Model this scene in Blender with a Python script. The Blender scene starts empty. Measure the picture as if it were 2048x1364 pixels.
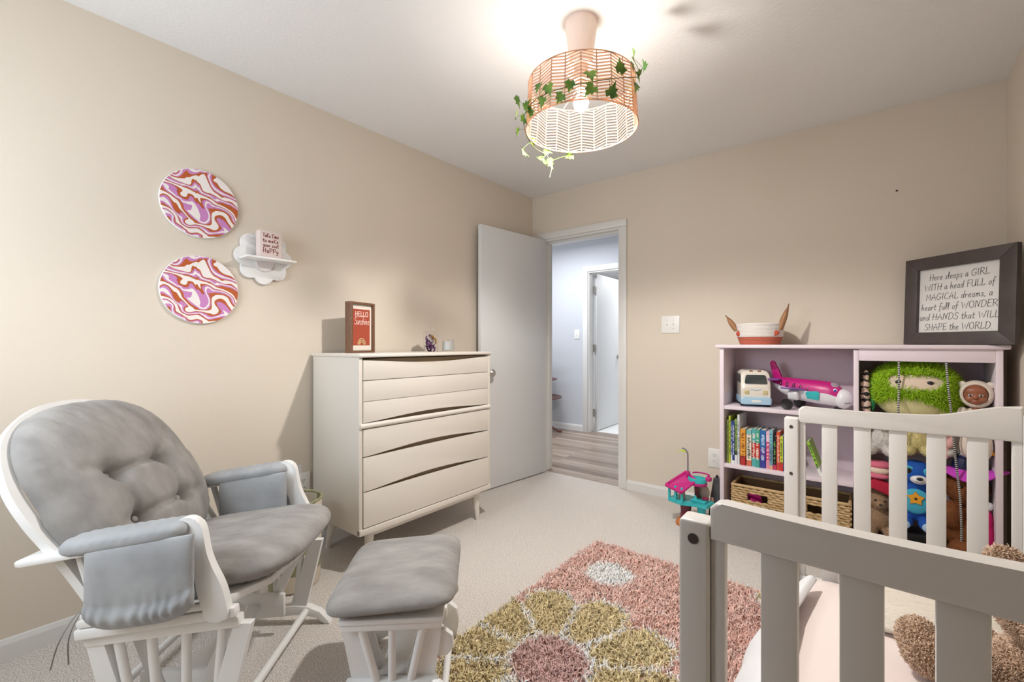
import bpy, bmesh, math, random
import numpy as np
from mathutils import Vector, Matrix, Euler
random.seed(7); RNG = np.random.default_rng(7)
sc = bpy.context.scene
COL = sc.collection
R = math.radians
PI = math.pi

# ------------------------------------------------------------------ camera
cam_d = bpy.data.cameras.new('camera'); cam = bpy.data.objects.new('camera', cam_d); COL.objects.link(cam)
cam.location = (0, 0, 1.126); cam.rotation_euler = (R(90), 0, R(38.95))
cam_d.sensor_width = 36; cam_d.lens = 903 / 2048 * 36; cam_d.shift_y = 6 / 2048
cam_d.clip_start = 0.02; cam_d.clip_end = 60
sc.camera = cam
# ------------------------------------------------------------------ world, exposure
sc.view_settings.view_transform = 'Standard'; sc.view_settings.look = 'None'
sc.view_settings.exposure = 0.33; sc.view_settings.gamma = 1.0; sc.view_settings.use_curve_mapping = False
w = bpy.data.worlds.new('sky'); sc.world = w; w.use_nodes = True
bg = w.node_tree.nodes['Background']; bg.inputs[0].default_value = (0.80, 0.88, 1.0, 1); bg.inputs[1].default_value = 1.0

def area(name, loc, rot, sx, sy, power, col):
    d = bpy.data.lights.new(name, 'AREA'); d.shape = 'RECTANGLE'; d.size = sx; d.size_y = sy
    d.energy = power; d.color = col
    o = bpy.data.objects.new(name, d); COL.objects.link(o); o.location = loc; o.rotation_euler = [R(a) for a in rot]
    return o
WIN_P, HALL_P, BULB_E, LAMP_W = 17, 24, 215, 64
area('window_daylight', (-1.66, -0.56, 1.50), (90, 0, -4), 0.9, 1.15, WIN_P, (0.80, 0.90, 1.0))
area('hall_ceiling_light', (-2.95, 4.2, 2.38), (0, 0, 0), 0.9, 0.5, HALL_P, (0.93, 0.96, 1.0))
area('far_room_light', (-2.1, 6.6, 2.38), (0, 0, 0), 1.2, 1.2, 32, (0.97, 0.98, 1.0))

# ------------------------------------------------------------------ materials
def lin(c):
    return tuple(((v / 255) / 12.92 if v / 255 <= 0.04045 else ((v / 255 + 0.055) / 1.055) ** 2.4) for v in c)
def mat(name, rgb, rough=0.5, metal=0.0, bump=0.0, bscale=200.0, var=0.0, vscale=12.0, sheen=0.0, rgb2=None,
        vdetail=3.0, bdetail=2.0, trans=0.0, alpha=1.0, emit=0.0, stretch=None, coat=0.0, sss=0.0, vcol=False):
    m = bpy.data.materials.new(name); m.use_nodes = True
    nt = m.node_tree; b = nt.nodes['Principled BSDF']
    c = lin(rgb); b.inputs['Base Color'].default_value = (*c, 1)
    b.inputs['Roughness'].default_value = rough; b.inputs['Metallic'].default_value = metal
    if sheen: b.inputs['Sheen Weight'].default_value = sheen; b.inputs['Sheen Roughness'].default_value = 0.4
    if coat: b.inputs['Coat Weight'].default_value = coat
    if trans: b.inputs['Transmission Weight'].default_value = trans
    if sss: b.inputs['Subsurface Weight'].default_value = sss; b.inputs['Subsurface Scale'].default_value = 0.02
    if emit: b.inputs['Emission Color'].default_value = (*c, 1); b.inputs['Emission Strength'].default_value = emit
    tc = nt.nodes.new('ShaderNodeTexCoord'); mp = nt.nodes.new('ShaderNodeMapping')
    nt.links.new(tc.outputs['Object'], mp.inputs[0])
    if stretch: mp.inputs['Scale'].default_value = stretch
    if vcol:
        a = nt.nodes.new('ShaderNodeAttribute'); a.attribute_name = 'tint'
        nt.links.new(a.outputs['Color'], b.inputs['Base Color'])
    elif var or rgb2:
        n = nt.nodes.new('ShaderNodeTexNoise'); n.inputs['Scale'].default_value = vscale; n.inputs['Detail'].default_value = vdetail
        nt.links.new(mp.outputs[0], n.inputs['Vector'])
        r = nt.nodes.new('ShaderNodeMapRange'); r.inputs[1].default_value = 0.3; r.inputs[2].default_value = 0.7
        nt.links.new(n.outputs[0], r.inputs[0])
        mx = nt.nodes.new('ShaderNodeMix'); mx.data_type = 'RGBA'
        c2 = lin(rgb2) if rgb2 else tuple(v * (1 + var) for v in c); c1 = c if rgb2 else tuple(v * (1 - var) for v in c)
        mx.inputs[6].default_value = (*c1, 1); mx.inputs[7].default_value = (*c2, 1)
        nt.links.new(r.outputs[0], mx.inputs[0]); nt.links.new(mx.outputs[2], b.inputs['Base Color'])
    if bump:
        n2 = nt.nodes.new('ShaderNodeTexNoise'); n2.inputs['Scale'].default_value = bscale; n2.inputs['Detail'].default_value = bdetail
        nt.links.new(mp.outputs[0], n2.inputs['Vector'])
        bp = nt.nodes.new('ShaderNodeBump'); bp.inputs['Strength'].default_value = bump; bp.inputs['Distance'].default_value = 0.01
        nt.links.new(n2.outputs[0], bp.inputs['Height']); nt.links.new(bp.outputs[0], b.inputs['Normal'])
    return m

M = {}
M['wall'] = mat('warm_beige_wall_paint', (220, 208, 192), 0.75, bump=0.05, bscale=160)
M['ceil'] = mat('white_textured_ceiling', (236, 235, 234), 0.85, bump=0.18, bscale=70, bdetail=4)
M['trim'] = mat('white_trim_paint', (226, 224, 220), 0.4)
M['carpet'] = mat('cream_carpet', (196, 186, 178), 0.95, bump=0.9, bscale=170, rgb2=(250, 243, 236), vscale=190, vdetail=6)
M['hallwall'] = mat('pale_blue_grey_wall', (204, 207, 212), 0.7, bump=0.1, bscale=150)
M['white'] = mat('white_paint', (236, 235, 233), 0.38)
M['cribwhite'] = mat('warm_white_lacquer', (228, 224, 219), 0.4)
M['dresser'] = mat('cream_white_lacquer', (224, 217, 207), 0.42)
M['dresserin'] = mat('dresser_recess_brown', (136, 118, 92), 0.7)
M['bookcase'] = mat('pale_pink_paint', (232, 218, 224), 0.45)
M['bookin'] = mat('pale_lilac_pink_paint', (218, 200, 208), 0.55)
M['door'] = mat('door_white_paint', (222, 223, 223), 0.42)
M['velvet'] = mat('grey_microsuede', (132, 128, 125), 0.88, rgb2=(162, 158, 154), vscale=8, vdetail=6, sheen=0.12, bump=0.15, bscale=30, stretch=(1, 2.2, 1))
M['velvet2'] = mat('grey_blue_microsuede', (150, 152, 155), 0.85, rgb2=(174, 176, 178), vscale=8, vdetail=6, sheen=0.12, bump=0.15, bscale=30)
M['chrome'] = mat('brushed_nickel', (190, 186, 180), 0.28, 1.0)
M['plate'] = mat('white_plastic', (238, 236, 230), 0.35)
M['dark'] = mat('dark_slot', (40, 36, 34), 0.6)
M['glasswin'] = mat('window_glass', (250, 252, 255), 0.0, trans=1.0)
M['black'] = mat('black_plastic', (28, 27, 30), 0.4)

# ------------------------------------------------------------------ mesh builder
class MB:
    def __init__(s): s.bm = bmesh.new()
    def _mi(s, f0, mi):
        if mi:
            s.bm.faces.ensure_lookup_table()
            for f in s.bm.faces[f0:]: f.material_index = mi
    def box(s, c, d, rot=(0, 0, 0), bev=0.0, seg=2, mi=0, Mx=None):
        f0 = len(s.bm.faces)
        m = Matrix.Translation(c) @ Euler([R(a) for a in rot]).to_matrix().to_4x4() @ Matrix.Diagonal((*d, 1))
        if Mx is not None: m = Mx @ m
        g = bmesh.ops.create_cube(s.bm, size=1, matrix=m)
        if mi: s._mi(f0, mi)
        if bev:
            es = list({e for v in g['verts'] for e in v.link_edges})
            bmesh.ops.bevel(s.bm, geom=es, offset=min(bev, min(d) * 0.49), segments=seg, affect='EDGES', profile=0.5, material=-1)
        return s
    def prism(s, pts, d, Mx=None, bev=0.0, seg=2, mi=0):
        # outline in local xy, extruded 0..d along local z
        f0 = len(s.bm.faces)
        Mx = Mx if Mx is not None else Matrix.Identity(4)
        lo = [s.bm.verts.new(Mx @ Vector((x, y, 0))) for x, y in pts]
        hi = [s.bm.verts.new(Mx @ Vector((x, y, d))) for x, y in pts]
        n = len(pts); fs = [s.bm.faces.new(lo[::-1]), s.bm.faces.new(hi)]
        for i in range(n): fs.append(s.bm.faces.new((lo[i], lo[(i + 1) % n], hi[(i + 1) % n], hi[i])))
        for f in fs: f.material_index = mi
        if bev:
            es = list(set(fs[0].edges) | set(fs[1].edges))
            bmesh.ops.bevel(s.bm, geom=es, offset=bev, segments=seg, affect='EDGES', profile=0.5, material=-1)
        return s
    def loft(s, rings, cap=True, mi=0, closed=False):
        vs = [[s.bm.verts.new(p) for p in r] for r in rings]; n = len(rings[0])
        m = len(vs)
        for i in range(m if closed else m - 1):
            a, b = vs[i], vs[(i + 1) % m]
            for j in range(n):
                k = (j + 1) % n
                f = s.bm.faces.new((a[j], a[k], b[k], b[j])); f.material_index = mi
        if cap and not closed:
            s.bm.faces.new(vs[0][::-1]).material_index = mi; s.bm.faces.new(vs[-1]).material_index = mi
        return s
    def tube(s, pts, r, seg=10, mi=0, closed=False, flat=None):
        pts = [Vector(p) for p in pts]; n = len(pts); rings = []
        rr = r if hasattr(r, '__len__') else [r] * n
        up = None
        for i in range(n):
            if closed: t = pts[(i + 1) % n] - pts[i - 1]
            else: t = pts[min(i + 1, n - 1)] - pts[max(i - 1, 0)]
            t.normalize()
            if up is None:
                up = Vector((0, 0, 1)) if abs(t.z) < 0.9 else Vector((1, 0, 0))
            a = t.cross(up); 
            if a.length < 1e-5: a = t.cross(Vector((0, 1, 0)))
            a.normalize(); b = a.cross(t).normalized(); up = b
            fl = flat or 1.0
            rings.append([pts[i] + a * (math.cos(2 * PI * k / seg) * rr[i]) + b * (math.sin(2 * PI * k / seg) * rr[i] * fl) for k in range(seg)])
        return s.loft(rings, cap=not closed, mi=mi, closed=closed)
    def lathe(s, prof, c=(0, 0, 0), seg=32, Mx=None, mi=0, cap=True, sx=1.0, sy=1.0):
        Mx = Mx if Mx is not None else Matrix.Translation(c)
        rings = [[Mx @ Vector((r * sx * math.cos(2 * PI * k / seg), r * sy * math.sin(2 * PI * k / seg), z)) for k in range(seg)] for r, z in prof]
        return s.loft(rings, cap=cap, mi=mi)
    def ell(s, c, r, rot=(0, 0, 0), u=24, v=16, mi=0, Mx=None):
        f0 = len(s.bm.faces)
        m = Matrix.Translation(c) @ Euler([R(a) for a in rot]).to_matrix().to_4x4() @ Matrix.Diagonal((*r, 1)) if hasattr(r, '__len__') else Matrix.Translation(c) @ Matrix.Scale(r, 4)
        if Mx is not None: m = Mx @ m
        bmesh.ops.create_uvsphere(s.bm, u_segments=u, v_segments=v, radius=1, matrix=m)
        s._mi(f0, mi)
        return s
    def grid(s, fn, nu, nv, mi=0, cu=False):
        vs = [[s.bm.verts.new(fn(i / nu, j / nv)) for j in range(nv + 1)] for i in range(nu + (0 if cu else 1))]
        for i in range(nu):
            for j in range(nv):
                a = vs[i]; b = vs[(i + 1) % len(vs)]
                f = s.bm.faces.new((a[j], b[j], b[j + 1], a[j + 1])); f.material_index = mi
        return s
    def out(s, name, m, parent=None, smooth=True, ang=35, loc=None, clean=True):
        if clean: bmesh.ops.recalc_face_normals(s.bm, faces=s.bm.faces)
        me = bpy.data.meshes.new(name); s.bm.to_mesh(me); s.bm.free()
        for x in (m if isinstance(m, (list, tuple)) else [m]): me.materials.append(x)
        if smooth:
            me.shade_smooth()
            if ang: me.set_sharp_from_angle(angle=R(ang))
        o = bpy.data.objects.new(name, me); COL.objects.link(o)
        if parent is not None: o.parent = parent
        if loc: o.location = loc
        return o
def thing(name, label, cat, loc=(0, 0, 0), rotz=0, group=None, rot=None):
    o = bpy.data.objects.new(name, None); COL.objects.link(o); o.empty_display_size = 0.05
    o.location = loc; o.rotation_euler = rot if rot else (0, 0, rotz)
    o['label'] = label; o['category'] = cat
    if group: o['group'] = group
    return o
def tag(o, label, cat, group=None):
    o['label'] = label; o['category'] = cat
    if group: o['group'] = group
    return o
def struct(o): o['kind'] = 'structure'; return o
def XZ(y=0, th=0): # local (x,y,z)->world (x, y0+z, y)  outline in xz plane, extruded along +y
    return Matrix(((1, 0, 0, 0), (0, 0, 1, y), (0, 1, 0, 0), (0, 0, 0, 1)))
def YZ(x=0):  # outline (y,z) extruded along +x
    return Matrix(((0, 0, 1, x), (1, 0, 0, 0), (0, 1, 0, 0), (0, 0, 0, 1)))
def cat_rom(pts, n=8, closed=False):
    P = [Vector(p) for p in pts]; out = []; m = len(P)
    rng = range(m) if closed else range(m - 1)
    for i in rng:
        p0 = P[(i - 1) % m] if closed or i > 0 else P[0]; p1 = P[i]; p2 = P[(i + 1) % m]
        p3 = P[(i + 2) % m] if closed or i + 2 < m else P[-1]
        for k in range(n):
            t = k / n
            out.append(0.5 * ((2 * p1) + (p2 - p0) * t + (2 * p0 - 5 * p1 + 4 * p2 - p3) * t * t + (3 * p1 - p0 - 3 * p2 + p3) * t ** 3))
    if not closed: out.append(P[-1])
    return out
def evaluated(o, mods):
    for k, kw in mods:
        md = o.modifiers.new(k, k)
        for a, b in kw.items(): setattr(md, a, b)
    dg = bpy.context.evaluated_depsgraph_get(); dg.update()
    me = bpy.data.meshes.new_from_object(o.evaluated_get(dg))
    o.modifiers.clear(); old = o.data; me.name = old.name; o.data = me
    me.shade_smooth()
    return o
def fuse(o, vox=0.006, sm=6):
    return evaluated(o, [('REMESH', dict(mode='VOXEL', voxel_size=vox)), ('SMOOTH', dict(factor=0.5, iterations=sm))])
def surf_points(o, n, keep=None):
    me = o.data; me.calc_loop_triangles()
    nv = len(me.vertices); co = np.empty(nv * 3); me.vertices.foreach_get('co', co); co = co.reshape(-1, 3)
    nt = len(me.loop_triangles); tr = np.empty(nt * 3, dtype=np.int64); me.loop_triangles.foreach_get('vertices', tr); tr = tr.reshape(-1, 3)
    a, b, c = co[tr[:, 0]], co[tr[:, 1]], co[tr[:, 2]]
    cr = np.cross(b - a, c - a); ar = np.linalg.norm(cr, axis=1) + 1e-12
    idx = RNG.choice(nt, n, p=ar / ar.sum()); u = RNG.random(n); v = RNG.random(n)
    fl = u + v > 1; u[fl] = 1 - u[fl]; v[fl] = 1 - v[fl]
    p = a[idx] + (b - a)[idx] * u[:, None] + (c - a)[idx] * v[:, None]; nn = cr[idx] / ar[idx][:, None]
    if keep is not None:
        k = keep(p, nn); p = p[k]; nn = nn[k]
    return p, nn
def tufts(name, p, nn, length, rad, m, parent, cols=None, bend=0.5, lean=0.35, droop=(0, 0, -0.3), sides=3, jitter=0.3):
    # every tuft is a small bent, tapering yarn standing on the surface
    n = len(p); L = length * (1 + jitter * (RNG.random(n) - 0.5) * 2)
    d = nn + lean * RNG.normal(size=(n, 3)) ; d /= np.linalg.norm(d, axis=1)[:, None]
    d2 = d + bend * RNG.normal(size=(n, 3)) * 0.6 + np.array(droop); d2 /= np.linalg.norm(d2, axis=1)[:, None]
    ref = np.where(np.abs(d[:, 2:3]) < 0.8, np.array([[0, 0, 1.0]]), np.array([[1.0, 0, 0]]))
    a = np.cross(d, ref); a /= np.linalg.norm(a, axis=1)[:, None]; b = np.cross(d, a)
    mid = p + d * (L * 0.5)[:, None]; tip = mid + d2 * (L * 0.5)[:, None]
    V = np.empty((n, 2 * sides + 1, 3))
    for k in range(sides):
        o = a * math.cos(2 * PI * k / sides) + b * math.sin(2 * PI * k / sides)
        V[:, k] = p - nn * 0.001 + o * rad; V[:, sides + k] = mid + o * rad * 0.85
    V[:, -1] = tip
    fl = []
    for k in range(sides):
        j = (k + 1) % sides
        fl.append([k, j, sides + j]); fl.append([k, sides + j, sides + k]); fl.append([sides + k, sides + j, 2 * sides])
    F = (np.array(fl)[None] + (np.arange(n) * (2 * sides + 1))[:, None, None]).reshape(-1, 3)
    me = bpy.data.meshes.new(name); me.vertices.add(V.shape[0] * V.shape[1]); me.vertices.foreach_set('co', V.reshape(-1))
    nf = len(F); me.loops.add(nf * 3); me.polygons.add(nf)
    me.loops.foreach_set('vertex_index', F.reshape(-1).astype(np.int32))
    me.polygons.foreach_set('loop_start', np.arange(0, nf * 3, 3, dtype=np.int32))
    me.update(calc_edges=True); me.shade_smooth()
    if cols is not None:
        at = me.color_attributes.new('tint', 'FLOAT_COLOR', 'POINT')
        c = np.ones((n, 2 * sides + 1, 4)); c[:, :, :3] = cols[:, None, :]; at.data.foreach_set('color', c.reshape(-1))
    me.materials.append(m); o = bpy.data.objects.new(name, me); COL.objects.link(o); o.parent = parent
    o['kind'] = 'stuff'
    return o

# ------------------------------------------------------------------ handwriting: strokes for the signs
GL = {
 'G': (.80, 'C.72,.84 .5,1 .2,.85 .05,.42 .22,.04 .5,.02 .66,.2 .68,.42', 'L.42,.42 .80,.42'), 'I': (.28, 'L.12,1 .12,0'),
 'R': (.72, 'L.1,0 .1,1', 'C.02,.92 .4,1.02 .6,.82 .45,.58 .12,.48', 'L.28,.5 .72,0'), 'L': (.58, 'C.1,1 .09,.5 .08,.06 .12,.0 .35,.02 .6,.16'),
 'W': (1.05, 'L.02,.95 .26,0 .52,.72 .76,0 1.02,1'), 'T': (.62, 'L.3,.95 .3,0', 'L-.05,.95 .66,1.0'), 'H': (.72, 'L.1,1 .08,0', 'L.62,1 .58,0', 'L-.02,.48 .74,.54'),
 'F': (.58, 'L.12,1 .1,0', 'L.1,.98 .62,1', 'L.1,.52 .48,.55'), 'U': (.72, 'C.1,1 .08,.4 .18,.04 .4,0 .58,.25 .62,1', 'L.62,.9 .64,0'),
 'M': (.85, 'L.08,0 .14,.95 .40,.35 .66,.98 .72,.0'), 'A': (.72, 'L.02,0 .36,1 .66,0', 'L.0,.38 .7,.42'),
 'C': (.66, 'C.62,.86 .45,1 .18,.85 .05,.4 .2,.04 .45,.02 .66,.16'), 'O': (.76, 'C.4,1 .1,.85 .05,.4 .25,.02 .55,.05 .7,.45 .6,.88 .4,1'),
 'N': (.76, 'C.06,.0 .1,.9 .16,.95 .3,.7 .52,.08', 'L.52,.06 .66,1'), 'D': (.74, 'L.1,1 .08,0', 'C-.02,.96 .4,1 .68,.7 .6,.2 .3,0 .02,.0'),
 'E': (.62, 'L.1,1 .08,0', 'L.08,.99 .6,1.02', 'L.08,.52 .5,.54', 'L.08,.0 .62,.04'), 'S': (.62, 'C.6,.86 .4,1.02 .15,.85 .2,.6 .5,.38 .52,.1 .3,-.03 .03,.12'),
 'P': (.64, 'L.1,1 .08,0', 'C.0,.95 .4,1.02 .6,.8 .45,.52 .1,.46'), 'K': (.66, 'L.1,1 .1,0', 'L.6,1 .1,.45 .62,0'), 'Y': (.6, 'L.02,1 .3,.5 .58,1', 'L.3,.5 .3,0'),
 'e': (.44, 'C.05,.25 .3,.3 .38,.42 .25,.52 .06,.3 .12,.03 .28,.0 .42,.12'), 'r': (.36, 'L.08,.5 .08,0', 'C.08,.3 .18,.48 .36,.46'),
 's': (.36, 'C.34,.45 .2,.52 .08,.4 .3,.16 .2,-.02 .0,.06'), 'l': (.24, 'C.06,.1 .2,.8 .14,1.05 .06,.9 .08,.1 .22,.04'),
 'p': (.46, 'L.08,.5 .05,-.4', 'C.06,.3 .26,.54 .4,.3 .25,.0 .07,.08'), 'a': (.46, 'C.38,.42 .2,.52 .04,.25 .14,-.01 .3,.08 .38,.4', 'C.38,.46 .36,.1 .46,.02'),
 'h': (.46, 'L.08,1.05 .06,0', 'C.07,.25 .25,.52 .34,.4 .34,.1 .46,.02'), 'd': (.48, 'C.36,.4 .2,.52 .04,.25 .14,-.01 .32,.08 .38,.4', 'L.46,1.05 .38,.1 .46,.0'),
 'f': (.36, 'C.42,.92 .28,1.06 .16,.8 .14,.2 .08,-.3', 'L.0,.5 .38,.54'), 'u': (.46, 'C.06,.5 .05,.15 .15,.0 .3,.1 .36,.5', 'L.36,.4 .42,.0'),
 'o': (.42, 'C.22,.5 .04,.35 .06,.08 .22,-.01 .38,.2 .34,.44 .22,.5'), 'm': (.66, 'L.06,.5 .06,0', 'C.06,.25 .2,.52 .28,.4 .28,.0', 'C.28,.25 .44,.52 .52,.4 .54,.1 .62,.0'),
 't': (.34, 'C.16,.85 .12,.2 .2,.0 .34,.06', 'L.0,.55 .36,.58'), 'n': (.46, 'L.06,.5 .06,0', 'C.06,.25 .24,.52 .32,.4 .34,.1 .44,.0'),
 'i': (.2, 'L.1,.5 .1,.0', 'L.1,.68 .11,.74'), 'k': (.42, 'L.08,1.0 .06,0', 'L.36,.5 .08,.24 .4,.0'), 'y': (.44, 'C.05,.5 .1,.15 .3,.1 .36,.5', 'C.38,.5 .32,-.2 .18,-.38 .02,-.28'),
 ',': (.2, 'L.1,.03 .04,-.12'), '.': (.2, 'L.08,.03 .1,.0'), 'c': (.4, 'C.36,.42 .2,.52 .04,.25 .18,.0 .38,.08'), "'": (.15, 'L.1,1 .08,.85'),
}
def text_w(t, sp=.12): return sum((.38 if ch == ' ' else GL[ch][0] + sp) for ch in t)
def write(mb, t, x, y, h, wd, sp=.12, slant=0.0, squash=1.0, Mx=None, thick=0.0006, mi=0):
    Mx = Mx if Mx is not None else Matrix.Identity(4)
    for ch in t:
        if ch == ' ': x += .38 * h * squash; continue
        g = GL[ch]
        for st in g[1:]:
            pts = [tuple(float(q) for q in a.split(',')) for a in st[1:].split()]
            P = [Vector((x + (px + slant * py) * h * squash, y + py * h, 0)) for px, py in pts]
            if st[0] == 'C' and len(P) > 2: P = cat_rom(P, 5)
            ring = []
            for i, q in enumerate(P):
                d = (P[min(i + 1, len(P) - 1)] - P[max(i - 1, 0)])
                if d.length < 1e-9: d = Vector((1, 0, 0))
                d.normalize(); nn = Vector((-d.y, d.x, 0)) * wd / 2
                e = d * (wd * .4 if i == len(P) - 1 else (-wd * .4 if i == 0 else 0))
                ring.append([Mx @ (q + e + nn), Mx @ (q + e - nn), Mx @ (q + e - nn + Vector((0, 0, thick))), Mx @ (q + e + nn + Vector((0, 0, thick)))])
            mb.loft(ring, mi=mi)
        x += (g[0] + sp) * h * squash
    return x
def write_c(mb, t, cx, y, h, wd, sp=.12, **k):
    s = k.get('squash', 1.0)
    write(mb, t, cx - text_w(t, sp) * h * s / 2, y, h, wd, sp, **k)

# ================================================================== THE ROOM
WX, WY, RX, RY, H = -2.42, 3.287, 0.502, -0.60, 2.44
T = 0.115
struct(MB().box(((WX + RX) / 2, (WY + RY) / 2, -0.05), (RX - WX + .2, WY - RY + .1, 0.1)).out('floor', M['carpet'], smooth=False))
struct(MB().box(((WX + RX) / 2, (WY + RY) / 2, H + .05), (RX - WX + .3, WY - RY + .25, 0.1)).out('ceiling', M['ceil'], smooth=False))
struct(MB().box((WX - .05, (WY + RY) / 2, H / 2), (0.1, WY - RY, H)).out('wall_left', M['wall'], smooth=False))
struct(MB().box((RX + .05, (WY + RY) / 2, H / 2), (0.1, WY - RY, H)).out('wall_right', M['wall'], smooth=False))
# rear wall: window opening X -2.25..-1.20
mb = MB(); yy = RY - .05
mb.box(((WX - 2.25) / 2, yy, H / 2), (-2.25 - WX, .1, H)); mb.box(((RX - 1.2) / 2, yy, H / 2), (RX + 1.2, .1, H))
mb.box((-1.725, yy, .45), (1.05, .1, .9)); mb.box((-1.725, yy, (2.1 + H) / 2), (1.05, .1, H - 2.1))
struct(mb.out('wall_rear', M['wall'], smooth=False))
def window(name, c, w_, h_, along):
    o = bpy.data.objects.new(name, None); COL.objects.link(o); o.location = c; struct(o)
    if along == 'y': o.rotation_euler = (0, 0, R(90))
    f = MB()
    for sx in (-1, 1): f.box((sx * (w_ / 2 - .02), 0, 0), (.04, .06, h_), bev=.004)
    for z in (-h_ / 2 + .02, 0, h_ / 2 - .02): f.box((0, 0, z), (w_ - .08, .05, .04), bev=.004)
    f.out('window_frame', M['trim'], o)
    MB().box((0, 0.0, 0), (w_ - .08, .004, h_ - .08)).out('pane', M['glasswin'], o, smooth=False)
window('window_1', (-1.725, RY - .06, 1.5), 1.05, 1.2, 'x')
# back wall with doorway
DX0, DX1, DH = -2.30, -1.565, 2.045
mb = MB(); yy = WY + T / 2
mb.box(((WX - .1 + DX0) / 2, yy, H / 2), (DX0 - WX + .1, T, H)); mb.box(((DX1 + RX + .1) / 2, yy, H / 2), (RX + .1 - DX1, T, H))
mb.box(((DX0 + DX1) / 2, yy, (DH + H) / 2), (DX1 - DX0, T, H - DH))
# the hall side of the same wall carries the blue-grey hall paint
o = struct(mb.out('wall_back', [M['wall'], M['hallwall']], smooth=False))
for p in o.data.polygons:
    if p.normal.y > 0.5: p.material_index = 1
def casing(name, x0, x1, h, y, side, wd=.057, th=.016):
    mb = MB(); s = side
    mb.box((x0 - wd / 2, y + s * th / 2, h / 2), (wd, th, h), bev=.004)
    mb.box((x1 + wd / 2, y + s * th / 2, h / 2), (wd, th, h), bev=.004)
    mb.box(((x0 + x1) / 2, y + s * th / 2, h + wd / 2), (x1 - x0 + 2 * wd, th, wd), bev=.004)
    return struct(mb.out(name, M['trim']))
casing('trim_1', DX0, DX1, DH, WY, -1); casing('trim_2', DX0, DX1, DH, WY + T, 1)
mb = MB()  # jamb lining and stop
mb.box((DX0 + .008, yy, DH / 2), (.016, T, DH)); mb.box((DX1 - .008, yy, DH / 2), (.016, T, DH)); mb.box(((DX0 + DX1) / 2, yy, DH - .008), (DX1 - DX0 - .032, T, .016))
mb.box((DX1 - .022, yy + .01, DH / 2), (.012, .035, DH - .02)); mb.box((DX0 + .022, yy + .01, DH / 2), (.012, .035, DH - .02)); mb.box(((DX0 + DX1) / 2, yy + .01, DH - .022), (DX1 - DX0 - .05, .035, .012))
struct(mb.out('trim_3', M['trim'], smooth=False))
def baseboard(name, a, b, nrm, h=.075, th=.012, m='trim'):
    a = Vector((*a, 0)); b = Vector((*b, 0)); n = Vector((*nrm, 0)); rings = []
    prof = [(0, 0), (th, 0), (th, h * .75), (th * .5, h * .95), (0, h)]
    for q in (a, b): rings.append([q + n * u + Vector((0, 0, v)) for u, v in prof])
    return struct(MB().loft(rings).out(name, M[m], smooth=False))
struct(MB().box((-1.06, (RY - .04) / 2, H / 2), (.09, -.04 - RY, H), bev=.004).out('light_block_stub', M['wall'], smooth=False))  # unseen stub added to keep window light off the crib's near end
baseboard('baseboard_left', (WX, RY), (WX, WY), (1, 0)); baseboard('baseboard_back', (DX1 + .057, WY), (RX, WY), (0, -1))
baseboard('baseboard_right', (RX, WY), (RX, RY), (-1, 0)); baseboard('baseboard_rear', (WX, RY), (RX, RY), (0, 1))

# unseen dark panels added on the rear wall to dim the crib's near face
absorb = bpy.data.objects.new('bounce_absorber', None); COL.objects.link(absorb); struct(absorb); absorb.location = (-.33, RY + .02, 0)
for sx in (-1, 1): MB().box((sx * .38, 0, 1.02), (.75, .035, 2.03), bev=.003).out('door_leaf', mat('dark_brown_absorber', (70, 52, 42), .6), absorb)  # added panels that soak up bounce light, no real door leaves
def knob(parent, c, s, name='door_knob'):
    mb = MB(); n = Vector((s, 0, 0))
    Mx = Matrix.Translation(c) @ Matrix.Rotation(R(90) * s, 4, 'Y')
    mb.lathe([(0.001, 0), (.032, 0), (.032, .006), (.012, .012), (.011, .035), (.02, .042), (.028, .052), (.028, .064), (.018, .073), (.001, .075)], Mx=Mx, seg=24)
    return mb.out(name, M['chrome'], parent)
# bedroom door, swung open against the left wall
door = bpy.data.objects.new('door_1', None); COL.objects.link(door); struct(door)
door.location = (-2.262, 3.262, 0); door.rotation_euler = (0, 0, R(-5.2))
MB().box((-.0175, -.378, 1.022), (.035, .752, 2.028), bev=.002).out('door_leaf', M['door'], door)
k1 = knob(door, (0, -.69, .905), 1); knob(door, (-.035, -.69, .905), -1)
for z in (.25, 1.05, 1.82): MB().tube([(-.041, .006, z - .045), (-.041, .006, z + .045)], .006).out('hinge', M['chrome'], door)

# ------------------------------------------------------------------ the hall and the room beyond
HY = 5.08
m = mat('wood_plank_floor', (150, 128, 110), 0.25)
nt = m.node_tree; b = nt.nodes['Principled BSDF']; tc = nt.nodes.new('ShaderNodeTexCoord')
br = nt.nodes.new('ShaderNodeTexBrick'); br.inputs['Scale'].default_value = 1.0; br.inputs['Brick Width'].default_value = 1.2; br.inputs['Row Height'].default_value = .075
br.inputs['Mortar Size'].default_value = .0012; br.inputs['Color1'].default_value = (*lin((178, 160, 144)), 1); br.inputs['Color2'].default_value = (*lin((128, 108, 93)), 1); br.inputs['Mortar'].default_value = (*lin((100, 84, 72)), 1)
nt.links.new(tc.outputs['Object'], br.inputs['Vector'])
mp = nt.nodes.new('ShaderNodeMapping'); mp.inputs['Scale'].default_value = (1.2, 22, 1); nt.links.new(tc.outputs['Object'], mp.inputs[0])
ns = nt.nodes.new('ShaderNodeTexNoise'); ns.inputs['Scale'].default_value = 2.2; ns.inputs['Detail'].default_value = 6; nt.links.new(mp.outputs[0], ns.inputs['Vector'])
mx = nt.nodes.new('ShaderNodeMix'); mx.data_type = 'RGBA'; mx.blend_type = 'SOFT_LIGHT'; mx.inputs[0].default_value = 0.9
nt.links.new(br.outputs[0], mx.inputs[6]); nt.links.new(ns.outputs[0], mx.inputs[7]); nt.links.new(mx.outputs[2], b.inputs['Base Color'])
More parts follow.
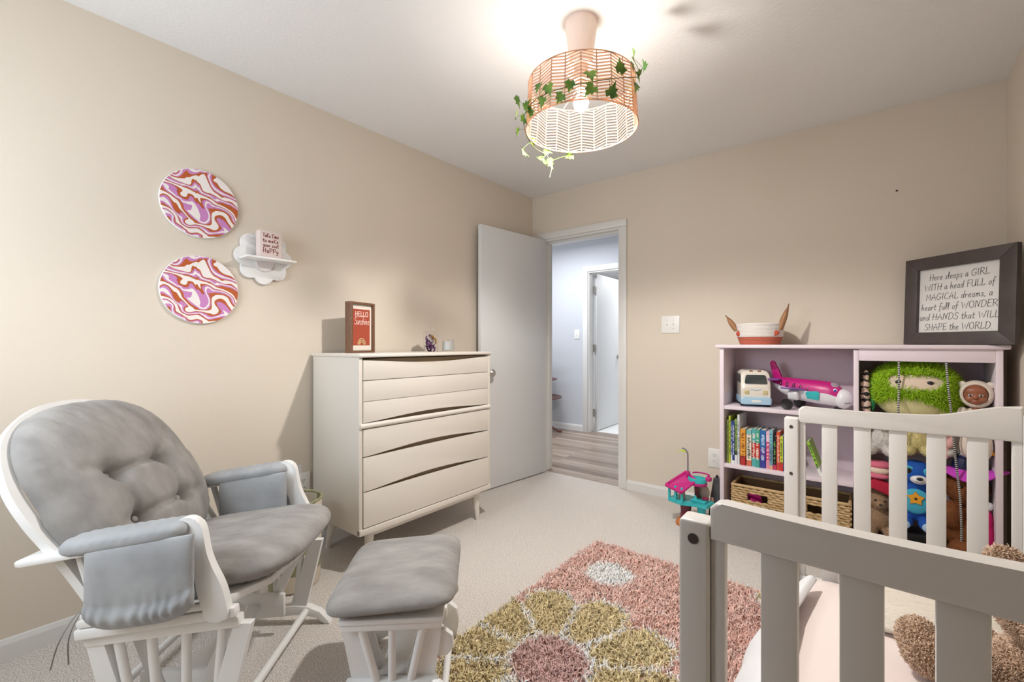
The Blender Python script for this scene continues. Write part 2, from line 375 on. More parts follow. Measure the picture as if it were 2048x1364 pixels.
struct(MB().box((-2.0, (WY + .02 + HY + .115) / 2, -.048), (5.2, HY + .115 - WY - .02, .1)).out('floor_hall', m, smooth=False))
struct(MB().box((-2.0, (WY + T + HY) / 2, H + .05), (5.2, HY - WY - T, .1)).out('ceiling_hall', M['ceil'], smooth=False))
EX0, EX1 = -2.86, -2.12
mb = MB(); yy = HY + T / 2
mb.box(((-4.6 + EX0) / 2, yy, H / 2), (EX0 + 4.6, T, H)); mb.box(((EX1 + .6) / 2, yy, H / 2), (.6 - EX1, T, H)); mb.box(((EX0 + EX1) / 2, yy, (DH + H) / 2), (EX1 - EX0, T, H - DH))
struct(mb.out('wall_hall', M['hallwall'], smooth=False))
struct(MB().box((-4.55, (WY + T + HY) / 2, H / 2), (.1, HY - WY - T, H)).out('wall_hall_left', M['hallwall'], smooth=False))
struct(MB().box((.55, (WY + T + HY) / 2, H / 2), (.1, HY - WY - T, H)).out('wall_hall_right', M['hallwall'], smooth=False))
casing('trim_4', EX0, EX1, DH, HY, -1, .07)
mb = MB(); mb.box((EX0 + .008, yy, DH / 2), (.016, T, DH)); mb.box((EX1 - .008, yy, DH / 2), (.016, T, DH)); mb.box(((EX0 + EX1) / 2, yy, DH - .008), (EX1 - EX0 - .032, T, .016))
struct(mb.out('trim_5', M['trim'], smooth=False))
baseboard('baseboard_hall', (-4.5, HY), (EX0 - .07, HY), (0, -1), h=.085); baseboard('baseboard_hall_right', (EX1 + .07, HY), (.5, HY), (0, -1), h=.085)
M['tile'] = mat('white_floor_tile', (235, 235, 233), .3)
struct(MB().box((-2.3, 6.9, -.05), (3.6, 3.4, .1)).out('floor_far_room', M['tile'], smooth=False))
struct(MB().box((-2.3, 6.9, H + .05), (3.6, 3.4, .1)).out('ceiling_far_room', M['ceil'], smooth=False))
M['farwall'] = mat('far_room_white_wall', (226, 229, 233), .7)
struct(MB().box((-2.3, 8.65, H / 2), (3.6, .1, H)).out('wall_far_room', M['farwall'], smooth=False))
struct(MB().box((-4.15, 6.9, H / 2), (.1, 3.4, H)).out('wall_far_room_left', M['farwall'], smooth=False))
struct(MB().box((-.45, 6.9, H / 2), (.1, 3.4, H)).out('wall_far_room_right', M['farwall'], smooth=False))
door2 = bpy.data.objects.new('door_2', None); COL.objects.link(door2); struct(door2)
door2.location = (EX0 + .02, HY + T + .01, 0); door2.rotation_euler = (0, 0, R(2.5))
MB().box((.0175, .365, 1.02), (.035, .72, 2.02), bev=.002).out('door_leaf', M['door'], door2)
knob(door2, (.035, .66, .95), 1); 
for z in (.24, 1.07, 1.82):
    mb = MB(); mb.box((.002, -.018, z), (.03, .006, .1)); mb.tube([(.018, -.016, z - .05), (.018, -.016, z + .05)], .008); mb.out('hinge', M['chrome'], door2)
# mahogany tiered table in the hall
M['mahog'] = mat('mahogany', (104, 52, 44), .25, var=.2, vscale=20, stretch=(1, 8, 1))
t = thing('tiered_table', 'dark mahogany round tiered table with curved feet, in the hall beyond the open door', 'table', (-3.42, 4.74, 0))
mb = MB(); mb.lathe([(.03, .0), (.03, .02), (.018, .1), (.028, .16), (.016, .24), (.016, .86), (.004, .9)], c=(0, 0, .1)); mb.out('post', M['mahog'], t)
for z, r in ((.453, .325), (.684, .265), (.90, .2)): MB().lathe([(.001, z - .018), (r - .012, z - .018), (r, z - .008), (r, z), (r - .012, z + .003), (r - .02, z - .002), (.001, z - .002)], seg=48).out('tier', M['mahog'], t)
for a in (20, 140, 260):
    d = Vector((math.cos(R(a)), math.sin(R(a)), 0))
    P = cat_rom([d * .02 + Vector((0, 0, .24)), d * .09 + Vector((0, 0, .2)), d * .18 + Vector((0, 0, .08)), d * .28 + Vector((0, 0, .022)), d * .33 + Vector((0, 0, .018))], 6)
    MB().tube(P, [.02 - .0004 * i for i in range(len(P))]).out('leg', M['mahog'], t)

# switch plates and outlets (frame: x to the right, z up, -y out of the wall)
def plate(name, label, cat, loc, rz, wd, ht, kind):
    t = thing(name, label, cat, loc, rz)
    MB().box((0, -.003, 0), (wd, .006, ht), bev=.003).out('cover_plate', M['plate'], t)
    if kind == 'outlet':
        for z in (-.02, .02):
            f = MB().prism([(.017 * math.cos(a) , z + .0145 * max(-.85, min(.85, math.sin(a)))) for a in [2 * PI * i / 24 for i in range(24)]], .002, Mx=XZ(-.0078)).out('socket', M['plate'], t)
            mb = MB()
            for dx in (-.006, .006): mb.box((dx, -.0082, z + .003), (.002, .001, .008))
            mb.ell((0, -.0082, z - .008), (.0022, .0006, .0022), u=8, v=6); mb.out('slot', M['dark'], f)
    else:
        for dx in ([-.023, .023] if kind == 2 else [0]):
            f = MB().box((dx, -.0072, 0), (.011, .003, .025), bev=.001).out('toggle_surround', M['plate'], t)
            MB().box((dx, -.012, .004), (.007, .012, .01), rot=(-25, 0, 0), bev=.001).out('toggle', M['plate'], f)
            for z in (-.03, .03): MB().ell((dx, -.0064, z), (.003, .001, .003), u=10, v=6).out('screw', M['chrome'], t)
    return t
plate('light_switch', 'white double toggle light switch plate on the beige wall right of the doorway', 'light switch', (-1.170, WY, 1.268), 0, .133, .125, 2)
plate('light_switch', 'small white single light switch plate on the blue-grey hall wall', 'light switch', (-3.02, HY, 1.25), 0, .078, .118, 1)
plate('wall_outlet', 'white double wall outlet on the beige wall left of the pink bookcase', 'outlet', (-.868, WY, .343), 0, .082, .13, 'outlet')
plate('wall_outlet', 'white double wall outlet low on the wall between grey armchair and dresser', 'outlet', (WX, 1.19, .367), R(90), .08, .125, 'outlet')
for x, z, nm in ((.085, 1.975, 'small dark nail high on the beige wall above the framed sign'), (-.66, 1.95, 'tiny nail mark high on the beige wall above the eared basket')):
    tag(MB().ell((x, WY - .002, z), (.005, .004, .005), u=10, v=8).out('nail', M['dark'] if x > 0 else M['wall']), nm, 'nail')

# ================================================================== DRESSER
t = thing('dresser', 'tall cream white chest of drawers with scooped fronts against the left wall', 'dresser', (-2.40, 1.237, 0))
D, Wd, Z0, Z1 = .445, .955, .186, 1.062      # depth (x), width (y), body bottom and top
mb = MB()
mb.box((D / 2, .01, (Z0 + Z1) / 2), (D, .02, Z1 - Z0), bev=.003); mb.box((D / 2, Wd - .01, (Z0 + Z1) / 2), (D, .02, Z1 - Z0), bev=.003)
mb.box((D / 2, Wd / 2, Z0 + .01), (D, Wd - .04, .02)); mb.box((.01, Wd / 2, (Z0 + Z1) / 2), (.02, Wd - .04, Z1 - Z0))
mb.out('body', M['dresser'], t)
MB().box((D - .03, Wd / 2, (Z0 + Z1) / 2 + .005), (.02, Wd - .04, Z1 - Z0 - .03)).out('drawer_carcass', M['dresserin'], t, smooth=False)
MB().box((D / 2 + .004, Wd / 2, Z1 + .006), (D + .018, Wd + .012, .018), bev=.006, seg=3).out('top', M['dresser'], t)
y0, y1 = .024, Wd - .024
def scoop(z, dz, s, n=16):  # edge from y0 to y1 bulging by dz
    return [(y0 + (y1 - y0) * i / n, z + dz * math.sin(PI * i / n) ** 1.3) for i in range(n + 1)][::s]
def front(bot, top, name='drawer'):
    pts = bot + top[::-1]
    return MB().prism(pts, .018, Mx=YZ(D - .014), bev=.002).out(name, M['dresser'], t)
fl = lambda z: [(y0, z), (y1, z)]
front(fl(.947), scoop(1.046, -.020, 1))
front(fl(.843), fl(.944)); front(scoop(.738, .020, 1), fl(.841))
MB().tube([(D - .002, y0 - .018, .722), (D - .002, y1 + .018, .722)], .014, seg=14).out('rail', M['dresser'], t)
front(scoop(.572, .022, 1), fl(.705)); front(scoop(.4, .022, 1), fl(.567)); front(fl(.222), fl(.396))
MB().box((D - .004, Wd / 2, .203), (.026, Wd, .030), bev=.005).out('base_rail', M['dresser'], t)
MB().box((D - .05, Wd / 2, .17), (.02, Wd - .16, .035)).out('apron', M['dresser'], t, smooth=False)
for x, y, dx, dy in ((D - .05, .09, .012, -.012), (D - .05, Wd - .09, .012, .012), (.06, .09, -.02, -.03), (.06, Wd - .09, -.01, .03)):
    MB().tube([(x, y, .188), (x + dx * .5, y + dy * .5, .09), (x + dx, y + dy, 0)], [.025, .02, .0125], seg=16).out('leg', M['dresser'], t)

# framed HELLO sign on the dresser
M['walnut'] = mat('walnut_stain', (118, 84, 62), .5, var=.25, vscale=30, stretch=(6, 6, 1))
M['offwhite'] = mat('off_white_card', (236, 228, 216), .7)
M['rust'] = mat('rust_red_print', (170, 74, 52), .7)
M['pinkink'] = mat('pale_pink_print', (244, 214, 204), .7)
M['goldink'] = mat('gold_print', (214, 190, 140), .7)
a = math.atan2(.179, -.048)
t = thing('picture_frame', 'small rust red framed sign reading HELLO Sunshine standing on the dresser', 'picture', (-2.20, 1.347, 1.0772), a)
# local x along the face (left to right seen from the room), local -y out of the face
FW, FH, FD = .185, .28, .046
mb = MB()
for x in (.006, FW - .006): mb.box((x, FD / 2, FH / 2), (.012, FD, FH), bev=.001)
for z in (.006, FH - .006): mb.box((FW / 2, FD / 2, z), (FW - .024, FD, .012), bev=.001)
mb.box((FW / 2, FD - .004, FH / 2), (FW - .024, .005, FH - .024)); mb.out('frame', M['walnut'], t)
MB().box((FW / 2, .018, FH / 2), (FW - .026, .004, FH - .026)).out('mat_board', M['offwhite'], t, smooth=False)
MB().box((FW / 2, .0152, FH / 2 + .002), (FW - .055, .002, FH - .08)).out('print', M['rust'], t, smooth=False)
Mx = XZ(.0142) @ Matrix.Diagonal((1, 1, -1, 1))
mb = MB(); write_c(mb, 'HELLO', FW / 2 + .002, .202, .026, .0042, Mx=Mx, squash=1.05, sp=.1)
write_c(mb, 'Sunshine', FW / 2, .158, .040, .0026, Mx=Mx, squash=.8, sp=.03, slant=.15); mb.out('lettering', M['pinkink'], t)
mb = MB()
for r_ in (.030, .022, .014): mb.tube([(FW / 2 + r_ * math.cos(q), .0142, .045 + r_ * math.sin(q) * 1.15) for q in [PI * i / 16 for i in range(17)]], .0024, seg=6)
mb.out('rainbow', M['goldink'], t)

# jar with hair ties and glass candle
M['glass'] = mat('clear_glass', (252, 252, 252), .02, trans=1.0)
b = M['glass'].node_tree.nodes['Principled BSDF']; b.inputs['IOR'].default_value = 1.15
t = thing('glass_jar', 'lidded clear glass jar of purple hair ties on the dresser', 'jar', (-2.235, 1.935, 1.0772))
MB().lathe([(.001, 0), (.040, 0), (.046, .008), (.047, .1), (.043, .118), (.040, .118), (.043, .1), (.042, .01), (.001, .008)], seg=36).out('jar_body', M['glass'], t)
l_ = MB().lathe([(.001, .119), (.048, .119), (.048, .124), (.03, .13), (.001, .133)], seg=36).out('lid', M['glass'], t)
MB().lathe([(.001, .133), (.006, .134), (.006, .140), (.012, .148), (.012, .154), (.006, .161), (.001, .162)], seg=24).out('knob', M['glass'], l_)
HT = [mat('hair_tie_' + n, c, .8) for n, c in (('purple', (112, 52, 120)), ('plum', (80, 32, 72)), ('mauve', (168, 110, 168)), ('ochre', (178, 128, 60)), ('cream', (220, 205, 200)))]
for i in range(24):
    z = .014 + .085 * (i // 4) / 6 + .004 * (i % 4); an = i * 2.4; r0 = .018
    Mx = Matrix.Translation((.017 * math.cos(an), .017 * math.sin(an), z)) @ Euler((R(random.uniform(20, 160)), R(random.uniform(0, 60)), an)).to_matrix().to_4x4()
    o = MB().tube([Mx @ Vector((.016 * math.cos(q), .016 * math.sin(q), 0)) for q in [2 * PI * k / 16 for k in range(16)]], .0042, seg=6, closed=True).out('hair_tie', HT[(i * 3) % 5], loc=(-2.235, 1.935, 1.0772))
    tag(o, 'small fabric hair tie among the tangle inside the glass jar on the dresser', 'hair tie', 'hair ties in the glass jar')
t = thing('candle', 'small white candle in a clear glass beside the jar on the dresser', 'candle', (-2.20, 2.05, 1.0772))
MB().lathe([(.001, 0), (.038, 0), (.040, .004), (.040, .082), (.037, .082), (.037, .008), (.001, .006)], seg=32).out('glass', M['glass'], t)
MB().lathe([(.001, .009), (.0355, .009), (.0355, .066), (.001, .066)], seg=32).out('wax', mat('white_wax', (240, 238, 234), .5, sss=.2), t)
MB().tube([(0, 0, .066), (.001, 0, .074)], .001, seg=6).out('wick', M['dark'], t)

# ================================================================== WALL ART
def swirl():
    m = bpy.data.materials.new('marbled_swirl_print'); m.use_nodes = True; nt = m.node_tree; b = nt.nodes['Principled BSDF']; b.inputs['Roughness'].default_value = .6
    N = nt.nodes.new; Lk = nt.links.new
    tc = N('ShaderNodeTexCoord'); sp = N('ShaderNodeSeparateXYZ')
    def vm(op, a, bb=None, v=None):
        n = N('ShaderNodeVectorMath'); n.operation = op; Lk(a, n.inputs[0])
        if bb is not None: Lk(bb, n.inputs[1])
        if v is not None:
            if op == 'SCALE': n.inputs['Scale'].default_value = v
            else: n.inputs[1].default_value = v
        return n.outputs[0]
    def mm(op, a, v=None, bb=None):
        n = N('ShaderNodeMath'); n.operation = op; Lk(a, n.inputs[0])
        if bb is not None: Lk(bb, n.inputs[1])
        if v is not None: n.inputs[1].default_value = v
        return n.outputs[0]
    cur = tc.outputs['Object']
    for s, a in ((7.5, .10), (15, .045), (27, .014)):
        n = N('ShaderNodeTexNoise'); n.inputs['Scale'].default_value = s; n.inputs['Detail'].default_value = 0; Lk(cur, n.inputs['Vector'])
        cur = vm('ADD', cur, vm('SCALE', vm('SUBTRACT', n.outputs['Color'], v=(.5, .5, .5)), v=a * 2))
    Lk(cur, sp.inputs[0])
    f = mm('FRACT', mm('ADD', mm('MULTIPLY', sp.outputs['Z'], 12.5), bb=mm('MULTIPLY', sp.outputs['Y'], 3.5)))
    cr = N('ShaderNodeValToRGB'); cr.color_ramp.interpolation = 'CONSTANT'; e = cr.color_ramp.elements
    cw, cp, cr_, = lin((240, 232, 228)), lin((200, 132, 190)), lin((184, 88, 30)); ck = lin((176, 70, 70))
    seq = [(0, cw), (.27, cr_), (.44, cp), (.56, cw), (.70, cp), (.84, ck), (.86, cr_), (.97, cw)]
    e[0].position = 0; e[0].color = (*cw, 1); e[1].position = seq[1][0]; e[1].color = (*seq[1][1], 1)
    for p, c in seq[2:]:
        q = e.new(p); q.color = (*c, 1)
    Lk(f, cr.inputs[0]); Lk(cr.outputs[0], b.inputs['Base Color'])
    return m
M['swirl'] = swirl()
for z, nm in ((1.767, 'upper of two round marbled canvases in rust, lilac and white on the left wall'), (1.374, 'lower of two round marbled canvases in rust, lilac and white on the left wall')):
    t = thing('round_canvas', nm, 'wall art', (WX, .712, z), 0, 'round marbled canvases on the left wall')
    Mx = Matrix.Rotation(R(90), 4, 'Y')
    MB().lathe([(.001, 0), (.153, 0), (.1555, .002), (.1555, .012), (.153, .014), (.001, .014)], Mx=Mx, seg=96).out('canvas_body', M['white'], t)
    MB().lathe([(.001, .0142), (.1535, .0142), (.1535, .0152), (.001, .0152)], Mx=Mx, seg=96).out('print', M['swirl'], t)

# daisy shaped shelf
t = thing('flower_shelf', 'white daisy shaped wall shelf with a straight ledge beside the round canvases', 'shelf', (WX, .985, 1.562))
mb = MB(); out = []
NP = 8
for i in range(NP * 14):
    th = 2 * PI * i / (NP * 14); k = (th * NP / (2 * PI) + .5) % 1 - .5
    # union of petal circles of radius .05 centred at radius .088
    rc, rp = .090, .046; dphi = k * 2 * PI / NP
    rr = rc * math.cos(dphi) + math.sqrt(max(rp * rp - (rc * math.sin(dphi)) ** 2, 0))
    out.append((rr * math.sin(th + PI), rr * math.cos(th + PI)))
MB().prism(out, .014, Mx=YZ(.004), bev=.0015).out('flower_back', M['white'], t, ang=50)
MB().lathe([(.001, 0), (.04, 0), (.042, .002), (.042, .009), (.040, .011), (.001, .011)], Mx=Matrix.Translation((.017, 0, -.030)) @ Matrix.Rotation(R(90), 4, 'Y'), seg=40).out('flower_centre', mat('pale_mauve_paint', (222, 212, 210), .5), t)
MB().box((.068, 0, -.018), (.1, .235, .010), bev=.003).out('ledge', M['white'], t)
t = thing('block_sign', 'small square pale block sign with dark red lettering on the white wall shelf', 'sign', (WX + .072, .935, 1.5493), R(2))
M['blocksign'] = mat('pale_pink_wood', (224, 206, 200), .6); M['redink'] = mat('dark_red_print', (128, 48, 52), .7)
MB().box((-.004, .054, .067), (.044, .108, .134), bev=.002).out('block', M['blocksign'], t)
Mx = Matrix(((0, 0, 1, .0181), (1, 0, 0, 0), (0, 1, 0, 0), (0, 0, 0, 1)))
mb = MB()
for s_, z, h, wd_ in (('TaKe Time', .102, .018, .0024), ('to maKe', .078, .017, .0024), ('your soul', .055, .017, .0023), ('HaPPy', .026, .021, .0028)):
    wd0 = text_w(s_, .14); write_c(mb, s_, .052, z, h, wd_, .14, squash=.076 / (wd0 * h), Mx=Mx)
mb.out('lettering', M['redink'], t)

# ================================================================== PENDANT LAMP
LX, LY = -.94, 1.612
sd = bpy.data.lights.new('pendant_bulb_light', 'SPOT'); sd.energy = LAMP_W; sd.color = (1.0, .975, .94); sd.spot_size = R(162); sd.spot_blend = .4; sd.shadow_soft_size = .03
so = bpy.data.objects.new('pendant_bulb_light', sd); COL.objects.link(so); so.location = (LX, LY, 2.068)
t = thing('pendant_lamp', 'woven herringbone drum shade ceiling lamp hanging in the middle of the ceiling', 'lamp', (LX, LY, 0))
MB().lathe([(.065, 2.44), (.063, 2.41), (.046, 2.27), (.046, 2.262), (.03, 2.262), (.028, 2.2), (.001, 2.2)], seg=40, cap=False).out('canopy', mat('blush_white_enamel', (240, 222, 210), .45), t)
MB().lathe([(.001, 2.215), (.022, 2.215), (.022, 2.165), (.018, 2.16), (.001, 2.16)], seg=24).out('socket', M['white'], t)
M['bulb'] = mat('lit_bulb', (255, 250, 243), .5, emit=BULB_E)
MB().lathe([(.001, 2.162), (.013, 2.160), (.016, 2.145), (.028, 2.125), (.031, 2.11), (.027, 2.092), (.014, 2.08), (.001, 2.078)], seg=24).out('bulb', M['bulb'], t)
M['rope'] = mat('tan_paper_rope', (218, 182, 156), .8, bump=.4, bscale=300)
def transl(m, wgt):
    nt = m.node_tree; b = nt.nodes['Principled BSDF']; tr = nt.nodes.new('ShaderNodeBsdfTranslucent'); ms = nt.nodes.new('ShaderNodeMixShader'); ms.inputs[0].default_value = wgt
    tr.inputs[0].default_value = b.inputs['Base Color'].default_value; o_ = nt.nodes['Material Output']
    for l in b.inputs['Base Color'].links: nt.links.new(l.from_socket, tr.inputs[0])
    nt.links.new(b.outputs[0], ms.inputs[1]); nt.links.new(tr.outputs[0], ms.inputs[2]); nt.links.new(ms.outputs[0], o_.inputs[0])
transl(M['rope'], .35)
NPAN, ZB, ZT, RB, RT = 24, 2.005, 2.190, .225, .214
def sp(a, z, off=0): r_ = RB + (RT - RB) * (z - ZB) / (ZT - ZB) + off; return Vector((r_ * math.cos(a), r_ * math.sin(a), z))
mb = MB()
for z, r_ in ((ZB, .0032), (ZT, .0028)): mb.tube([sp(2 * PI * k / 72, z) for k in range(72)], r_, seg=6, closed=True)
mb.out('shade_ring', M['rope'], t)
mb = MB()
for i in range(NPAN): a_ = 2 * PI * i / NPAN; mb.tube([sp(a_, ZB), sp(a_, ZT)], .0022, seg=5)
mb.out('shade_rib', M['rope'], t)
mb = MB(); nb = 15
for i in range(NPAN):
    a0, a1 = 2 * PI * i / NPAN, 2 * PI * (i + 1) / NPAN
    for j in range(nb + 2):
        zc = ZB + (ZT - ZB) * (j - .5) / nb; s = .0075 if i % 2 else -.0075
        za, zb = zc - s, zc + s
        if max(za, zb) < ZB + .004 or min(za, zb) > ZT - .004: continue
        za = min(max(za, ZB), ZT); zb = min(max(zb, ZB), ZT)
        p, q = sp(a0, za), sp(a1, zb); nz = ((p + q) / 2); nz.z = 0; nz.normalize(); hh = .0023
        dr = nz * .0013
        up = Vector((0, 0, hh)); 
        mb.loft([[p - up - dr, p + up - dr, p + up + dr, p - up + dr], [q - up - dr, q + up - dr, q + up + dr, q - up + dr]])
mb.out('shade_weave', M['rope'], t, smooth=False)
mb = MB()
for k in range(3): a_ = 2 * PI * k / 3 + .4; mb.tube([(0.02 * math.cos(a_), .02 * math.sin(a_), 2.19), sp(a_, 2.19)], .0016, seg=6)
mb.out('spider_frame', M['white'], t)
# ivy garland
t = thing('ivy_garland', 'artificial green ivy garland wound around the woven lamp shade', 'garland', (LX, LY, 0))
M['ivy'] = mat('ivy_green', (62, 104, 40), .5, rgb2=(138, 176, 62), vscale=14, vdetail=1); transl(M['ivy'], .12)
M['stem'] = mat('ivy_stem', (96, 98, 50), .6)
IV = [(0.180,0.100,2.289),(0.190,0.182,2.275),(0.205,0.030,2.19),(0.213,-0.089,2.134),(0.229,0.039,2.158),(0.150,-0.190,2.08),(0.087,-0.228,2.05),(0.150,-0.192,2.027),(0.202,-0.130,2.033),(0.238,-0.013,2.088),(-0.045,-0.235,2.087),(0.005,-0.240,2.06),(-0.152,-0.221,2.076),(-0.106,-0.225,2.041),(-0.196,-0.178,2.049),(-0.031,-0.230,2.030),(0.055,-0.242,2.01),(-0.10,-0.21,2.02),(-0.152,-0.180,2.023),(-0.229,-0.127,2.010),(-0.217,-0.058,2.020),(-0.224,-0.025,2.008),(-0.216,0.071,1.998),(-0.247,-0.057,1.959),(-0.229,0.053,1.959),(-0.213,0.092,1.949),(-0.162,0.171,1.992)]
path = cat_rom([(.18, .09, 2.27), (.215, .07, 2.20), (.235, .02, 2.14), (.225, -.07, 2.10), (.17, -.155, 2.07), (.09, -.222, 2.05), (0, -.236, 2.05), (-.08, -.222, 2.05), (-.16, -.175, 2.035), (-.215, -.085, 2.01), (-.232, 0, 1.99), (-.215, .06, 1.975), (-.195, .075, 1.93), (-.182, .04, 1.86)], 6)
MB().tube(path, .0015, seg=6).out('stem', M['stem'], t)
for i, (x, y, z) in enumerate(IV):
    pc = Vector((x, y, z)); nr = min(path, key=lambda q: (q - pc).length)
    out = Vector((x, y, 0)).normalized(); out.z = random.uniform(-.9, .4); out.normalize()
    tip = Vector((random.uniform(-.5, .5), random.uniform(-.5, .5), random.uniform(-1, .3)))
    if i < 2: tip = Vector((.1, .1, 1)) 
    tip = (tip - out * tip.dot(out)).normalized(); sd = out.cross(tip)
    s = random.uniform(.023, .031)
    ol = [(0, -.55), (.35, -.85), (.62, -.6), (.98, -.25), (.55, .0), (.62, .42), (.28, .38), (0, 1.15), (-.28, .38), (-.62, .42), (-.55, 0), (-.98, -.25), (-.62, -.6), (-.35, -.85)]
    mb = MB(); top = []
    def pt(u, v, h): return pc + sd * u * s + tip * v * s + out * (abs(u) * .25 * s - .12 * s * v * v + h)
    for h, fl_ in ((.0, 0), (.0006, 1)):
        c0 = mb.bm.verts.new(pt(0, -.35, h)); c1 = mb.bm.verts.new(pt(0, .3, h)); vs = [mb.bm.verts.new(pt(u, v, h)) for u, v in ol]; n = len(vs)
        for j in range(n):
            a_, b_ = vs[j], vs[(j + 1) % n]; vv = (ol[j][1] + ol[(j + 1) % n][1]) / 2
            mb.bm.faces.new((a_, b_, c1 if vv > -.1 else c0))
        for j in (4, 9): mb.bm.faces.new((vs[j], c1, c0))
        for j in (10,): mb.bm.faces.new((vs[j], c0, c1))
    mb.tube([nr, (nr + pc - tip * .5 * s) / 2 + Vector((0, 0, .003)), pc - tip * .5 * s], .0008, seg=5)
    mb.out('leaf', M['ivy'], t, clean=False)

# ================================================================== GLIDER CHAIR
def polar_cushion(outline, front, back, frame, nth=120, nr=30, dents=(), creases=(), rim=.0):
    """closed cushion: outline(theta)->(u,v) in the cushion's own plane, swelling front/back; frame=(O,U,V,N)"""
    O, U, V, N = frame; mb = MB(); bm = mb.bm
    def disp(u, v):
        d = 0
        for (cu, cv, dep, rad) in dents: d -= dep * math.exp(-((u - cu) ** 2 + (v - cv) ** 2) / rad ** 2)
        for (a, b, dep, wd) in creases:
            ax, ay = a; bx, by = b; L2 = (bx - ax) ** 2 + (by - ay) ** 2
            tt = max(0, min(1, ((u - ax) * (bx - ax) + (v - ay) * (by - ay)) / L2)); q = math.hypot(u - ax - tt * (bx - ax), v - ay - tt * (by - ay))
            d -= dep * math.exp(-(q / wd) ** 2)
        return d
    def P(th, r_, s):
        ou, ov = outline(th); rr = math.sin(r_ * PI / 2); prof = (1 - rr ** 3.2) ** .5 if rr < 1 else 0
        u, v = ou * rr, ov * rr
        h = (front if s > 0 else back) * prof
        if s > 0: h += disp(u, v) * min(1, prof * 1.4)
        if rim: h += s * rim * math.sin(th * 46 + 3 * math.sin(th * 5)) * math.exp(-((rr - .93) / .06) ** 2)
        return O + U * u + V * v + N * (s * h if s < 0 else h)
    top = bm.verts.new(P(0, 0, 1)); bot = bm.verts.new(P(0, 0, -1)); rings = []
    for i in range(1, nr + 1): rings.append([bm.verts.new(P(2 * PI * k / nth, i / nr, 1)) for k in range(nth)])
    lows = []
    for i in range(nr - 1, 0, -2): lows.append([bm.verts.new(P(2 * PI * k / nth, i / nr, -1)) for k in range(nth)])
    allr = rings + lows
    for k in range(nth): bm.faces.new((top, rings[0][k], rings[0][(k + 1) % nth]))
    for a, b in zip(allr, allr[1:]):
        for k in range(nth): bm.faces.new((a[k], b[k], b[(k + 1) % nth], a[(k + 1) % nth]))
    for k in range(nth): bm.faces.new((allr[-1][k], bot, allr[-1][(k + 1) % nth]))
    return mb
def W2(lx, ly):  # from (right of camera axis, along camera axis) metres to the room's x, y
    return (lx * .7777 - ly * .6287, lx * .6287 + ly * .7777)
YAW = 38.95
cx, cy = W2(-1.12, 1.54)
t = thing('glider_chair', 'white glider rocking armchair with grey tufted cushions in the left corner', 'armchair', (cx, cy, 0), R(YAW + 3))
PIT = R(7); wd = M['white']
B0 = Vector((-.045, 0, .385)); BU = Vector((-.5446, 0, .8387)); BN = Vector((.8387, 0, .5446)); Yv = Vector((0, 1, 0))
# back frame: hoop and slats
hoop = [(-.275, -.02), (-.28, .15), (-.298, .3), (-.29, .42), (-.235, .54), (-.12, .615), (0, .635), (.12, .615), (.235, .54), (.29, .42), (.298, .3), (.28, .15), (.275, -.02)]
P = cat_rom([B0 + Yv * u + BU * v for u, v in hoop], 5)
rings = []
for i, p in enumerate(P):
    tg = (P[min(i + 1, len(P) - 1)] - P[max(i - 1, 0)]).normalized(); sd = tg.cross(BN).normalized()
    rings.append([p + sd * a + BN * b for a, b in ((-.015, -.012), (.015, -.012), (.018, 0), (.015, .012), (-.015, .012), (-.018, 0))])
MB().loft(rings).out('back_frame', wd, t)
for u in (-.18, -.09, 0, .09, .18): MB().tube([B0 + Yv * u + BU * .02, B0 + Yv * u + BU * .59], .010, seg=8).out('back_spindle', wd, t)
MB().box((0, 0, 0), (.02, .55, .05), Mx=Matrix.Translation(B0 + BU * .02) @ Matrix.Rotation(-R(33), 4, 'Y'), bev=.004).out('back_rail', wd, t)
def back_out(th):
    c, s = math.cos(th), math.sin(th)
    hw = .285 if s > 0 else .275 + .02 * (1 + s)
    u = hw * abs(c) ** .75 * (1 if c > 0 else -1); v = (.31 if s > 0 else .30) * abs(s) ** (.8 if s > 0 else .62) * (1 if s > 0 else -1)
    return u * (1 + .04 * math.sin(th)), v
tf = [(-.118, .02), (.070, .018), (-.118, -.14), (.078, -.14)]
cr_ = [(tf[0], tf[1], .020, .012), (tf[0], tf[2], .020, .012), (tf[1], tf[3], .020, .012), (tf[2], tf[3], .020, .012)]
cr_ += [(tf[0], (-.19, .06), .010, .016), (tf[1], (.17, .11), .010, .016), (tf[2], (-.17, -.14), .010, .016), (tf[3], (.17, -.14), .010, .016), (tf[2], (-.07, -.26), .010, .018), (tf[3], (.07, -.26), .010, .018)]
cr_ += [((x * .97, .215), (x * 1.08, .31), .009, .007) for x in (-.16, -.1, -.04, .02, .09, .15)]
polar_cushion(back_out, .115, .02, (B0 + BU * .315 + BN * .02, Yv, BU, BN), dents=[(a, b, .042, .030) for a, b in tf], creases=cr_, rim=.0018, nr=44, nth=160).out('back_cushion', M['velvet'], t, ang=None)
for a, b in tf: MB().ell((0, 0, 0), (.010, .010, .005), Mx=Matrix.Translation(B0 + BU * (.315 + b) + Yv * a + BN * .082) @ Matrix.Rotation(R(57), 4, 'Y'), u=12, v=8).out('tuft_button', M['velvet'], t)
